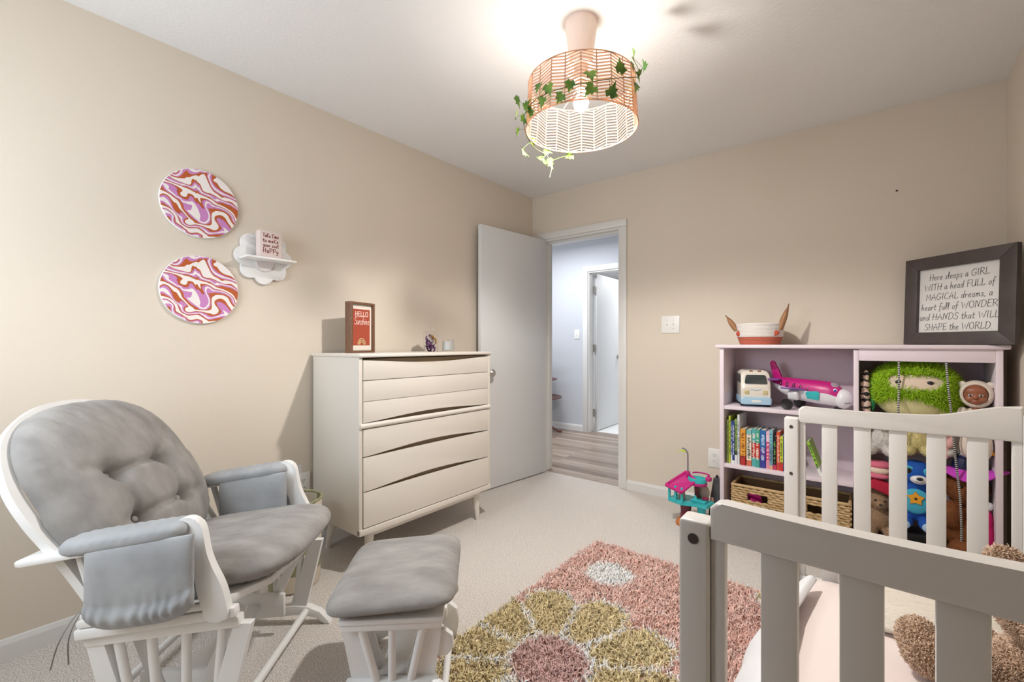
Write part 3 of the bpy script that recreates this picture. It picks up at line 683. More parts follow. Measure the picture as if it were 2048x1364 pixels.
# seat
SX = Vector((math.cos(PIT), 0, math.sin(PIT))); SN = Vector((-math.sin(PIT), 0, math.cos(PIT)))
def seat_out(th):
    c, s = math.cos(th), math.sin(th)
    u = .275 * abs(c) ** .55 * (1 if c > 0 else -1); v = .272 * abs(s) ** .5 * (1 if s > 0 else -1)
    v *= 1 + .09 * max(0, u / .27) ** 2 - .03
    if u > 0: u *= 1 + .05 * math.cos(v / .26 * PI / 2)
    return u, v
polar_cushion(seat_out, .066, .056, (Vector((.165, 0, .438)), SX, Yv, SN), dents=[(.02, 0, .014, .16)], rim=.0015, creases=[((.2, -.12), (.28, -.16), .006, .01), ((.22, .02), (.29, .03), .005, .01), ((.2, .13), (.28, .17), .006, .01)]).out('seat_cushion', M['velvet'], t, ang=None)
# seat platform boards and rails
MxS = Matrix.Translation((.13, 0, .372)) @ Matrix.Rotation(-PIT, 4, 'Y')
pl = [(-.215, -.305), (.17, -.305), (.26, -.20), (.275, 0), (.26, .20), (.17, .305), (-.215, .305)]
MB().prism(pl, .022, Mx=MxS, bev=.005).out('seat_frame', wd, t)
MB().box((-.18, 0, .028), (.06, .6, .018), Mx=MxS, bev=.004).out('seat_back_rail', wd, t)
for s in (-1, 1):
    yy = s * .30
    MB().box((-.01, s * .292, -.016), (.43, .03, .028), Mx=MxS, bev=.005).out('side_rail', wd, t)
    # S shaped front arm support
    zt = 0
    L = [(a - .034, b - .008) for a, b in [(.212, .626), (.222, .588), (.243, .545), (.262, .50), (.272, .45), (.285, .405), (.300, .368)]]
    Rr = [(a - .034, b - .008) for a, b in [(.352, .375), (.350, .42), (.336, .47), (.312, .52), (.298, .56), (.291, .60), (.284, .63), (.268, .652), (.242, .656), (.222, .648)]]
    MB().prism([tuple(q[:2]) for q in cat_rom([(a, b, 0) for a, b in L + Rr], 4, closed=True)], .026, Mx=XZ(yy - .013), bev=.004).out('arm_support', wd, t)
    # arm board (tapered) and rear spindle
    ab = Matrix.Translation((.008, yy, .577)) @ Matrix.Rotation(-R(8.5), 4, 'Y')
    MB().prism([(-.225, -.035), (-.21, -.042), (.2, -.03), (.2, .03), (-.21, .042), (-.225, .035)], .018, Mx=ab @ Matrix.Translation((0, 0, -.012)), bev=.005).out('armrest', wd, t)
    MB().tube([(-.03, yy, .385), (-.085, yy, .575)], .011, seg=10).out('arm_spindle', wd, t)
    MB().tube([(.05, yy, .385), (.03, yy, .585)], .011, seg=10).out('arm_spindle', wd, t)
    # padded arm cover: rounded pad on top and a hanging quilted pocket each side
    mb = MB()
    def pad(u, v):
        th = 2 * PI * u; x = -.125 + .345 * v; e = max(0, 1 - abs(2 * v - 1) ** 7) ** .5
        y_ = .052 * e * math.copysign(abs(math.cos(th)) ** .8, math.cos(th)); z_ = .027 * e * math.copysign(abs(math.sin(th)) ** .8, math.sin(th))
        wr = .0012 * math.sin(x * 210 + 3 * math.sin(th * 2))
        return ab @ Vector((x - .015 + .015, y_ * (1 + wr * 8), .014 + z_ + wr))
    mb.grid(pad, 48, 40, cu=True); bmesh.ops.remove_doubles(mb.bm, verts=mb.bm.verts, dist=1e-5)
    mb.out('arm_pad', M['velvet2'], t, ang=None)
    for side, nm in ((s, 'arm_pocket'), (-s, 'arm_pocket')):
        outer = side == s
        mb = MB(); yb = yy + side * .045
        zb0 = .362 if outer else .345
        def pk(u, v):  # closed thin puffy panel
            x = -.030 + .262 * v + (.02 if outer else 0) * v; zt_ = .583 + (x - .015) * .15; zb_ = zb0 + (x) * .12 + .035 * (abs(2 * v - 1) ** 4)
            th = 2 * PI * u; c, sn = math.cos(th), math.sin(th)
            z = (zt_ + zb_) / 2 + (zt_ - zb_) / 2 * math.copysign(abs(c) ** .6, c)
            e = max(0, 1 - abs(2 * v - 1) ** 6) ** .5
            f = (zt_ - z) / (zt_ - zb_)
            puff = (.015 + .016 * math.exp(-((f - .86) / .12) ** 2) - .008 * math.exp(-((f - .72) / .03) ** 2)) * e
            wr = .0035 * math.sin(v * 58 + 2 * math.sin(v * 9)) * math.exp(-((f - .84) / .12) ** 2)
            return Vector((x, yb + side * (sn * puff + abs(sn) * wr), z))
        mb.grid(pk, 64, 70, cu=True)
        bmesh.ops.remove_doubles(mb.bm, verts=mb.bm.verts, dist=1e-5)
        bmesh.ops.holes_fill(mb.bm, edges=[e for e in mb.bm.edges if e.is_boundary])
        mb.out(nm, M['velvet2'], t, ang=None)
# base: side frames with spindles, swing links, runners and feet
for s in (-1, 1):
    yb = s * .272
    MB().box((0, 0, 0), (.42, .034, .032), Mx=Matrix.Translation((.128, yb, .322)) @ Matrix.Rotation(-R(6), 4, 'Y'), bev=.006).out('base_top_rail', wd, t)
    for xt, xb in ((.0, .045), (.09, .11), (.185, .185), (.285, .265)):
        MB().tube([(xt, yb, .31 + (xt - .128) * .1), (xb, yb, .07)], .0125, seg=12).out('base_spindle', wd, t)
    for x0, x1 in ((-.055, .01), (.345, .275)):
        MB().loft([[Vector((x0 + dx, yb + dy, .315 + (x0 - .128) * .1)) for dx, dy in ((-.024, -.012), (.024, -.012), (.024, .012), (-.024, .012))],
                   [Vector((x1 + dx * 1.3, yb + dy, .07)) for dx, dy in ((-.024, -.012), (.024, -.012), (.024, .012), (-.024, .012))]]).out('base_post', wd, t)
    foot = [(-.23, .0), (-.20, .028), (-.14, .045), (-.05, .055), (.12, .062), (.26, .075), (.31, .072), (.36, .05), (.395, .012), (.40, 0), (.375, 0), (.35, .03), (.29, .045), (.12, .03), (-.05, .025), (-.15, .018), (-.2, .002)]
    MB().prism(foot, .034, Mx=XZ(yb - .017), bev=.004).out('foot_runner', wd, t)
for x, z in ((.305, .052), (-.12, .045)): MB().tube([(x, -.265, z), (x, .265, z)], .0135, seg=12).out('stretcher', wd, t)
for s in (-1, 1):
    for x0, x1 in ((-.02, .07), (.31, .20)):
        MB().box((0, 0, 0), (.034, .012, .26), Mx=Matrix.Translation(((x0 + x1) / 2, s * .215, .235)) @ Matrix.Rotation(math.atan2(x0 - x1, .24), 4, 'Y'), bev=.004).out('swing_link', wd, t)
    MB().box((.13, s * .20, .115), (.24, .02, .09), bev=.006).out('link_block', wd, t)
    for x, z in ((.07, .115), (.20, .115)):
        MB().lathe([(.001, 0), (.011, 0), (.011, .004), (.001, .005)], Mx=Matrix.Translation((x, s * .2225, z)) @ Matrix.Rotation(R(-90) * s, 4, 'X'), seg=16).out('bolt', M['dark'], t)
MB().box((.13, 0, .115), (.06, .40, .02), bev=.003).out('cross_plate', wd, t)
for k, (y_, dx) in enumerate(((-.27, -.03), (-.25, .0))):
    MB().tube(cat_rom([(-.06, y_, .41), (-.10, y_ - .02, .375), (-.125 + dx * .3, y_ - .03, .31), (-.135 + dx, y_ - .02, .23)], 5), .004, seg=6, flat=.4).out('cushion_tie', M['velvet'], t)

# ================================================================== OTTOMAN
cx, cy = W2(-.365, 1.51)
t = thing('glider_ottoman', 'matching white footstool with flat grey cushion in front of the armchair', 'ottoman', (cx, cy, 0), R(YAW + 4))
def oto(th):
    c, s = math.cos(th), math.sin(th)
    return .192 * math.copysign(abs(c) ** .28, c), .228 * math.copysign(abs(s) ** .28, s)
polar_cushion(oto, .052, .03, (Vector((-.004, 0, .366)), Vector((math.cos(R(4)), 0, math.sin(R(4)))), Yv, Vector((-math.sin(R(4)), 0, math.cos(R(4))))), dents=[(0, 0, .006, .12)]).out('cushion', M['velvet'], t, ang=None)
MB().box((0, 0, .322), (.30, .41, .016), bev=.004).out('seat_frame', wd, t)
for s in (-1, 1):
    yb = s * .185
    MB().box((0, yb, .305), (.29, .03, .024), bev=.004).out('base_top_rail', wd, t)
    for xt, xb in ((-.09, -.045), (0, .0), (.09, .055)): MB().tube([(xt, yb, .3), (xb, yb, .14)], .0115, seg=12).out('base_spindle', wd, t)
    for x0, x1 in ((-.125, -.09), (.12, .095)):
        MB().loft([[Vector((x0 + dx, yb + s * -.02 + dy, .3)) for dx, dy in ((-.026, -.01), (.026, -.01), (.026, .01), (-.026, .01))], [Vector((x1 + dx * 1.1, yb + s * -.02 + dy, .14)) for dx, dy in ((-.026, -.01), (.026, -.01), (.026, .01), (-.026, .01))]]).out('base_post', wd, t)
    MB().box((0.0, yb, .12), (.27, .04, .045), bev=.008).out('base_rail', wd, t)
    foot = [(-.16, .0), (-.14, .05), (-.1, .075), (0, .10), (.10, .135), (.14, .145), (.17, .12), (.178, .08), (.17, .03), (.16, 0), (.14, 0), (.13, .06), (.1, .085), (0, .06), (-.1, .03), (-.13, 0)]
    MB().prism(foot, .03, Mx=XZ(yb + s * .022 - .015), bev=.004).out('foot_runner', wd, t)
for x in (-.14, .145): MB().tube([(x, -.20, .03), (x, .20, .03)], .012, seg=12).out('stretcher', wd, t)
for s in (-1, 1):
    MB().prism([(.11, .25), (.15, .27), (.175, .25), (.18, .215), (.16, .19), (.12, .19)], .022, Mx=XZ(s * .155 - .011), bev=.005).out('link_head', wd, t)
    for x0, x1 in ((-.10, -.05), (.10, .05)):
        MB().box((0, 0, 0), (.03, .012, .2), Mx=Matrix.Translation(((x0 + x1) / 2, s * .12, .225)) @ Matrix.Rotation(math.atan2(x0 - x1, .18), 4, 'Y'), bev=.004).out('swing_link', wd, t)
MB().box((0, 0, .135), (.08, .33, .02), bev=.003).out('cross_plate', wd, t)

# ================================================================== HAMPER
m = mat('woven_check', (222, 212, 190), .85, bump=.5, bscale=220)
nt = m.node_tree; b = nt.nodes['Principled BSDF']; tc = nt.nodes.new('ShaderNodeTexCoord'); sx = nt.nodes.new('ShaderNodeSeparateXYZ'); nt.links.new(tc.outputs['Object'], sx.inputs[0])
at = nt.nodes.new('ShaderNodeMath'); at.operation = 'ARCTAN2'; nt.links.new(sx.outputs['Y'], at.inputs[0]); nt.links.new(sx.outputs['X'], at.inputs[1])
cbn = nt.nodes.new('ShaderNodeCombineXYZ'); am = nt.nodes.new('ShaderNodeMath'); am.operation = 'MULTIPLY_ADD'; am.inputs[1].default_value = 10 / (2 * PI); am.inputs[2].default_value = 20.4; nt.links.new(at.outputs[0], am.inputs[0])
zm = nt.nodes.new('ShaderNodeMath'); zm.operation = 'MULTIPLY_ADD'; zm.inputs[1].default_value = 11.5; zm.inputs[2].default_value = .05; nt.links.new(sx.outputs['Z'], zm.inputs[0])
nt.links.new(am.outputs[0], cbn.inputs[0]); nt.links.new(zm.outputs[0], cbn.inputs[1]); cbn.inputs[2].default_value = .5
ck = nt.nodes.new('ShaderNodeTexChecker'); ck.inputs['Scale'].default_value = 1; ck.inputs[1].default_value = (*lin((224, 212, 194)), 1); ck.inputs[2].default_value = (*lin((150, 149, 118)), 1)
nt.links.new(cbn.outputs[0], ck.inputs[0]); nt.links.new(ck.outputs[0], b.inputs['Base Color'])
t = thing('woven_hamper', 'round woven basket in cream and olive checks between the armchair and dresser', 'basket', (-2.135, 1.005, 0))
MB().lathe([(.001, .004), (.108, .004), (.117, .02), (.122, .2), (.125, .395), (.119, .395), (.116, .2), (.110, .02), (.001, .014)], seg=64).out('basket_body', m, t)
MB().tube([(.1225 * math.cos(2 * PI * k / 48), .1225 * math.sin(2 * PI * k / 48), .398) for k in range(48)], .006, seg=8, closed=True).out('rim', mat('olive_binding', (146, 146, 112), .8, var=.25, vscale=40), t)

# ================================================================== RUG
RGX, RGY, RW, RL = -1.228, .62, 1.15, 1.655
t = thing('shag_rug', 'fluffy rug with yellow flower, white dot and dusty pink ground between the footstool and crib', 'rug', (RGX, RGY, 0))
MB().box((RW / 2, RL / 2, .004), (RW, RL, .008), bev=.003).out('backing', mat('rug_backing', (200, 170, 150), .9), t)
n = 42000
px_ = RNG.random(n) * RW; py_ = RNG.random(n) * RL
p = np.stack([px_, py_, np.full(n, .008)], 1)
c_pink, c_rose, c_yel, c_ochre, c_wht, c_mauve, c_terra = [np.array(lin(c)) for c in ((238, 206, 196), (214, 164, 148), (228, 210, 166), (206, 182, 132), (252, 249, 242), (212, 178, 172), (198, 146, 124))]
wob = .012
x = px_ + RNG.normal(size=n) * .007; y = py_ + RNG.normal(size=n) * .007
g = np.clip(.35 + .35 * np.sin(x * 31 + 2 * np.sin(y * 23)) * np.sin(y * 37 + 1.3) + .5 * RNG.normal(size=n) * .6 + .25 * x, 0, 1)[:, None]
cols = c_pink * (1 - .75 * g) + c_rose * (.75 * g)
cols = np.where(((x > .95))[:, None], c_terra, cols)
def flower(cx, cy, r0, r1, npet, rc, ph, cyel=c_yel):
    global cols
    dx, dy = x - cx, y - cy; rad = np.hypot(dx, dy); an = np.arctan2(dy, dx) + ph; k = an * npet / (2 * PI); fr = (k + .5) % 1 - .5; hw = np.abs(fr) * 2
    lim = r1 - (r1 - r0) * hw ** 3
    pet = rad < lim; seam = (hw * rad * PI / npet) > (rad * PI / npet - .011); edge = pet & (rad > lim - .018)
    ring = (rad < rc + .02)
    col = np.where((seam | edge | ring)[:, None], c_wht, cyel * (1 - .25 * (RNG.random((n, 1)) > .6)))
    cols = np.where(pet[:, None], col, cols); cols = np.where((rad < rc)[:, None], c_mauve, cols)
flower(.345, .68, .36, .47, 10, .135, .35)
flower(1.02, 1.78, .22, .30, 9, .09, .1)
cols = np.where((np.hypot(x - .225, y - 1.365) < .112)[:, None], c_wht, cols)
cols = cols * (1.12 + .16 * RNG.normal(size=(n, 1))).clip(.6, 1.35)
M['pile'] = mat('rug_yarn', (220, 190, 160), .9, vcol=True)
tufts('pile', p, np.tile([0, 0, 1.0], (n, 1)), .032, .0036, M['pile'], t, cols=cols.clip(0, 1), bend=.9, lean=.6, droop=(.1, -.1, -.5))

# ================================================================== CRIB (toddler bed)
cw = M['cribwhite']
t = thing('toddler_bed', 'white slatted convertible crib without its front side, in the right foreground', 'bed', (-.272, .803, 0), R(1.05))
CW, CLn = .713, 1.338   # across (x) and along (y)
M['bolt'] = mat('dark_bolt_hole', (70, 64, 60), .5)
def crib_end(y, near):
    th = .032; Np = Matrix.Translation((.05, y, 0)) @ Matrix.Rotation(R(-3.2), 4, 'Z') @ Matrix.Translation((-.05, -y, 0)); Pn = Np if near else Matrix.Identity(4)
    for i, x0 in enumerate((0, CW - .05)):
        h_ = (.820 if near else .826) if i == 0 else .90; o = None; Mx = Np if (near and i) else None
        o = MB().box((x0 + .025, y + .025, h_ / 2), (.05, .05, h_), bev=.006, seg=3, Mx=Mx).out('post', cw, t)
        mb = MB()
        for z in ((.79, .30) if near else (.79, .60)):
            mb = MB().lathe([(.0045, 0), (.0065, 0), (.0065, .001), (.001, .001)] if not near else [(.001, 0), (.009, 0), (.009, .001), (.001, .001)], Mx=(Pn if i else Matrix.Identity(4)) @ Matrix.Translation((x0 + .025, y - .0012, z)) @ Matrix.Rotation(R(-90), 4, 'X') @ Matrix.Translation((0, 0, -.0002)), seg=20) if True else None
            mb.out('bolt', M['bolt'], o)
    x0, x1 = .05, CW - .05; y_ = y + (.004 if near else .009); dn = .015 if near else 0
    top = [(x0, .862 - dn), (x0 + .01, .872 - dn)]
    for i in range(13):
        u = i / 12; xx_ = x0 + .02 + (x1 - x0 - .02) * u
        s_ = max(0, min(1, (u - .60) / .40)); s_ = s_ * s_ * (3 - 2 * s_)
        top.append((xx_, .873 - dn - .004 * math.sin(PI * min(1, u / .6)) + .050 * s_))
    MB().prism([(x0, .808 - dn)] + top + [(x1, .808 - dn)], th, Mx=Pn @ XZ(y_), bev=.006, seg=3).out('top_rail', cw, t)
    MB().box(((x0 + x1) / 2, y_ + th / 2, .155), (x1 - x0, th * .8, .07), bev=.004, Mx=Pn).out('bottom_rail', cw, t)
    for xs, wx in [(x0 + .0115, .023), (x1 - .0115, .023)] + [(x0 + .0765 + .0507 / 2 + k * .1024 - .0 , .0507) for k in range(5)]:
        MB().box((xs, y_ + th / 2, .50), (wx, .018, .64), bev=.003, Mx=Pn).out('slat', cw, t)
crib_end(0, True); crib_end(CLn, False)
# back side along the right wall
MB().box((CW - .025, (CLn + .05) / 2, .885), (.03, CLn - .05, .06), bev=.006).out('back_rail', cw, t)
MB().box((CW - .025, (CLn + .05) / 2, .155), (.03, CLn - .05, .07), bev=.004).out('back_bottom_rail', cw, t)
for k in range(12): MB().box((CW - .025, .11 + k * .1055, .52), (.018, .0507, .68), bev=.003).out('back_slat', cw, t)
MB().box((.03, (CLn + .05) / 2, .15), (.028, CLn - .05, .05), bev=.004).out('front_rail', cw, t)
MB().box((CW / 2, (CLn + .05) / 2, .118), (CW - .06, CLn - .06, .012)).out('mattress_support', cw, t, smooth=False)
M['pinksheet'] = mat('pale_pink_cotton', (246, 230, 225), .8, bump=.25, bscale=9, bdetail=4)
M['whitecloth'] = mat('white_cotton', (238, 238, 240), .8, bump=.3, bscale=12, bdetail=4)
tt = thing('mattress', 'crib mattress in a pale pink fitted sheet inside the white slatted bed', 'mattress', (.085, 1.50, .127), R(1.05))
def mt(th): 
    c, s = math.cos(th), math.sin(th); return .295 * math.copysign(abs(c) ** .2, c), .632 * math.copysign(abs(s) ** .12, s)
polar_cushion(mt, .075, .065, (Vector((0, 0, .066)), Vector((1, 0, 0)), Yv, Vector((0, 0, 1)))).out('fitted_sheet', M['pinksheet'], tt, ang=None)
mb = MB(); mb.tube([Vector((mt(2 * PI * k / 120)[0] * 1.0, mt(2 * PI * k / 120)[1] * 1.0, .067)) for k in range(120)], .003, seg=6, closed=True); mb.out('piping', M['pinksheet'], tt)
# white blanket slumped over the open side
mb = MB()
def bl(u, v):
    y_ = .93 + 1.0 * v; q = u
    wv = math.sin(v * 13) * .5 + math.sin(v * 29 + 1) * .3
    if q < .35: xx_ = -.195 - q / .35 * .035; z_ = .288 + .012 * math.sin(q / .35 * PI) + .004 * wv
    else:
        k = (q - .35) / .65; xx_ = -.230 - .078 * math.sin(k * PI * .62) - .022 * wv * k - .02 * math.sin(v * PI * 1.2) * k; z_ = .288 - .225 * k ** 1.15 + .012 * wv * k
    if v > .75: z_ -= 0; xx_ += (v - .75) * .12
    return Vector((xx_, y_, z_))
mb.grid(bl, 26, 70)
o = evaluated(mb.out('blanket', M['whitecloth'], ang=None), [('SOLIDIFY', dict(thickness=.014, offset=-1))])
tag(o, 'white cotton blanket slumping over the open left side of the bed', 'blanket')
M['knit'] = mat('cream_quilted_fabric', (232, 222, 208), .85, bump=.6, bscale=60, stretch=(1, 4, 1))
mb = MB()
def kn(u, v):
    return Vector((-.02 + .33 * u + .02 * math.sin(v * 5), 1.72 + .36 * v, .285 + .024 * math.sin(PI * u) ** .5 * math.sin(PI * v) ** .5 + .004 * math.sin(v * 60) ))
mb.grid(kn, 30, 60)
o = evaluated(mb.out('blanket', M['knit'], ang=None), [('SOLIDIFY', dict(thickness=.016, offset=-1))])
tag(o, 'cream quilted blanket folded flat at the far end of the bed', 'blanket')

# big curly teddy on the mattress
M['bearfur'] = mat('tan_curly_plush', (176, 142, 116), .95, vcol=True); M['bearskin'] = mat('tan_plush_ground', (176, 144, 118), .95)
def furcols(n, a, b, k=None):
    f = RNG.random((n, 1)); return (np.array(lin(a)) * (1 - f) + np.array(lin(b)) * f).clip(0, 1)
t = thing('teddy_bear', 'big shaggy light brown teddy bear sitting on the mattress behind the crib slats', 'teddy bear', (.20, 1.42, .275))
mb = MB()
mb.ell((.10, .02, .12), (.115, .105, .125)); mb.ell((.085, .0, .30), (.092, .088, .085)); mb.ell((.075, -.08, .28), (.045, .04, .035))
mb.ell((.0, .075, .055), (.075, .07, .05), rot=(0, 0, 30)); mb.ell((-.09, .15, .055), (.06, .05, .05)); mb.ell((-.115, .18, .075), (.045, .05, .05))
mb.ell((.0, -.09, .055), (.10, .07, .055), rot=(0, 0, 25)); mb.ell((-.10, -.13, .055), (.075, .062, .056))
mb.ell((.15, .045, .375), (.034, .02, .034)); mb.ell((.02, .04, .37), (.034, .02, .034)); mb.ell((.0, .10, .13), (.08, .04, .045), rot=(0, 30, -30)); mb.ell((-.02, -.06, .14), (.08, .045, .05), rot=(0, 40, 20))
body = fuse(mb.out('body', M['bearskin'], t), .008, 5)
for e_ in ((.045, -.075, .315), (.11, -.078, .315)): MB().ell(e_, .009).out('eye', M['black'], t)
MB().ell((.075, -.118, .29), (.014, .009, .01)).out('nose', M['dark'], t)
p_, n_ = surf_points(body, 42000)
tufts('fur', p_, n_, .010, .0019, M['bearfur'], t, cols=furcols(len(p_), (196, 162, 134), (240, 214, 190)), bend=1.0, lean=.5)

# ================================================================== BOOKCASE
BX0, BX1, BY0, BY1, BT = -.755, .443, 2.97, 3.272, 1.122
pk, pi_ = M['bookcase'], M['bookin']
t = thing('bookcase', 'pale pink bookcase with shelves on its left and an open toy bin on its right', 'bookcase', (BX0, BY0, 0))
BW, BD = BX1 - BX0, BY1 - BY0
def bb(name, c, d, m_=pk, bev=.002): return MB().box(c, d, bev=bev).out(name, m_, t)
bb('side_panel', (.012, BD / 2, .55), (.024, BD, 1.10)); bb('side_panel', (BW - .012, BD / 2, .55), (.024, BD, 1.10))
bb('divider', (.670, BD / 2, .575), (.022, BD, 1.04))
bb('back_panel', (BW / 2, BD - .004, .58), (BW - .048, .006, 1.03), pi_)
MB().box((BW / 2, BD / 2 - .006, BT - .011), (BW + .046, BD + .02, .022), bev=.007, seg=3).out('top', pk, t)
for z in (.738, .382): bb('shelf', (.341, BD / 2 + .001, z), (.634, BD - .006, .022))
bb('bottom_shelf', (BW / 2, BD / 2, .07), (BW - .048, BD, .022)); bb('kick_board', (BW / 2, .012, .03), (BW - .048, .016, .06))
bb('apron', ((.681 + BW - .024) / 2, .010, 1.070), (BW - .024 - .681, .018, .062)); bb('bin_rail', ((.681 + BW - .024) / 2, .010, .115), (BW - .024 - .681, .018, .07))
# striped elastic cords across the open bin
m = mat('striped_elastic_cord', (30, 28, 34), .8)
nt = m.node_tree; b = nt.nodes['Principled BSDF']; tc = nt.nodes.new('ShaderNodeTexCoord'); wv = nt.nodes.new('ShaderNodeTexWave'); wv.bands_direction = 'Z'; wv.inputs['Scale'].default_value = 36
crn = nt.nodes.new('ShaderNodeValToRGB'); crn.color_ramp.interpolation = 'CONSTANT'; crn.color_ramp.elements[0].color = (.012, .011, .015, 1); crn.color_ramp.elements[1].position = .58; crn.color_ramp.elements[1].color = (.75, .73, .7, 1)
nt.links.new(tc.outputs['Object'], wv.inputs[0]); nt.links.new(wv.outputs[0], crn.inputs[0]); nt.links.new(crn.outputs[0], b.inputs['Base Color'])
M['cord'] = m
for pts in ([(.085, 2.975, 1.045), (.085, 2.962, .93), (.083, 2.950, .80), (.083, 2.955, .6), (.083, 2.965, .15)], [(.256, 2.975, 1.045), (.262, 2.962, .93), (.272, 2.955, .80), (.285, 2.948, .6), (.30, 2.945, .42), (.306, 2.955, .28), (.308, 2.97, .15)]):
    MB().tube(cat_rom([(x - BX0, y - BY0, z) for x, y, z in pts], 6), .0042, seg=8).out('elastic_cord', M['cord'], t)

# ---------------------------------------------------------------- books: spines towards the room
def cm(name, c, r=.45): return mat(name, c, r)
M['pages'] = mat('page_paper', (232, 226, 212), .8)
def book(x0, x1, z1, y, dep, cols, label, marks=None, lean=0, z0=.3935, mk=(235, 230, 220)):
    w_ = x1 - x0 - .0008; h = z1 - z0
    t = thing('book', label, 'book', ((x0 + x1) / 2, y, z0), 0, 'books on the bookcase shelf', rot=(0, R(lean), 0))
    # cover: U-shaped shell in bands of colour; page block inside
    segs = []; zz = 0
    for fr, c in cols: segs.append((zz, zz + fr * h, c)); zz += fr * h
    nms = []
    mb = MB()
    mats = []
    for i, (a, b_, c) in enumerate(segs):
        mats.append(mat('cover_colour', c, .4)); zc, hh = (a + b_) / 2, b_ - a
        mb.box((0, .001, zc), (w_, .002, hh), mi=i); mb.box((-w_ / 2 + .0008, dep / 2, zc), (.0016, dep - .002, hh), mi=i); mb.box((w_ / 2 - .0008, dep / 2, zc), (.0016, dep - .002, hh), mi=i)
    mb.out('cover', mats, t, smooth=False, clean=False)
    MB().box((0, dep / 2, h / 2), (w_ - .0032, dep - .006, h - .005)).out('pages', M['pages'], t, smooth=False)
    mb = MB(); n = 0; z = h * .22
    if w_ > .004:
        while z < h * .9:   # illegible small title marks running up the spine
            L_ = random.uniform(.003, .007)
            mb.box((random.uniform(-.12, .12) * w_, -.0002, z), (w_ * random.uniform(.35, .6), .0006, L_)); z += L_ + random.uniform(.0015, .004) + (.012 if random.random() < .18 else 0)
        mb.out('spine_marks', mat('spine_ink', mk, .5), t, smooth=False)
    return t
G_, B_, W_c = (128, 150, 62), (44, 62, 140), (226, 228, 226)
BK = [
 (-.722, -.711, .657, [(1, (122, 132, 66))], 'thin olive green book, first from the left side of the shelf', (60, 66, 30)),
 (-.711, -.700, .684, [(1, (188, 200, 60))], 'tall thin lime yellow book between olive and white-blue spines', (70, 90, 40)),
 (-.700, -.690, .650, [(.2, (235, 236, 238)), (.8, (54, 96, 150))], 'thin blue book with a white foot, left of the navy book', (230, 235, 240)),
 (-.690, -.677, .655, [(.08, (235, 236, 238)), (.92, (42, 56, 128))], 'navy blue book with white lettering among the thin books', (232, 232, 240)),
 (-.677, -.664, .668, [(.2, (236, 238, 240)), (.08, (70, 90, 50)), (.72, (136, 168, 84))], 'green book with a white foot right of the navy book', (50, 70, 40)),
 (-.663, -.650, .695, [(1, (222, 224, 226))], 'tallest white grey book among the thin books on the left', (120, 124, 130)),
 (-.645, -.616, .612, [(.26, (178, 44, 40)), (.74, (228, 158, 52))], 'thick orange book with a dark red foot', (120, 50, 30)),
 (-.612, -.585, .610, [(.16, (214, 112, 84)), (.72, (236, 228, 206)), (.12, (120, 190, 190))], 'cream book with a coral foot and teal head', (60, 60, 60)),
 (-.584, -.563, .617, [(.24, (88, 176, 176)), (.40, (196, 56, 50)), (.36, (88, 176, 176))], 'teal book with a red band beside the cream book', (244, 232, 220)),
 (-.562, -.540, .618, [(.24, (70, 160, 148)), (.40, (200, 60, 44)), (.36, (78, 170, 142))], 'green-teal book with a red band beside the blue book', (244, 232, 220)),
 (-.539, -.509, .616, [(.25, (56, 62, 150)), (.3, (92, 62, 150)), (.45, (42, 110, 178))], 'thick blue and violet book in the middle of the row', (200, 220, 240)),
 (-.508, -.490, .612, [(.22, (226, 150, 170)), (.5, (214, 84, 128)), (.28, (232, 190, 206))], 'pink book right of the thick blue one', (250, 236, 240)),
 (-.489, -.472, .622, [(.1, (230, 170, 140)), (.4, (120, 160, 180)), (.5, (124, 190, 206))], 'pale blue book right of the pink one', (60, 80, 110)),
 (-.471, -.456, .588, [(.15, (200, 60, 100)), (.85, (24, 24, 32))], 'black book with coloured lettering left of the red one', (120, 190, 60)),
 (-.455, -.437, .616, [(.18, (206, 70, 62)), (.82, (212, 74, 44))], 'red-orange book near the crib post', (246, 210, 190)),
 (-.436, -.420, .594, [(.25, (204, 56, 48)), (.75, (200, 208, 70))], 'yellow-green book with a red foot next to the crib post', (90, 120, 40)),
 (-.419, -.400, .605, [(1, (90, 120, 170))], 'slate blue book last in the row, half behind the crib post', (230, 230, 230)),
]
for i, (a, b_, z1, cols, lb, mk) in enumerate(BK): book(a, b_, z1, 3.0 + .004 * ((i * 7) % 3), .19 if z1 > .64 else .15, cols, lb, mk=mk)
book(-.246, -.232, .590, 3.01, .15, [(.25, (236, 240, 232)), (.75, (150, 196, 60))], 'lime green book leaning over alone on the middle shelf', mk=(50, 80, 40), lean=-19, z0=.396)

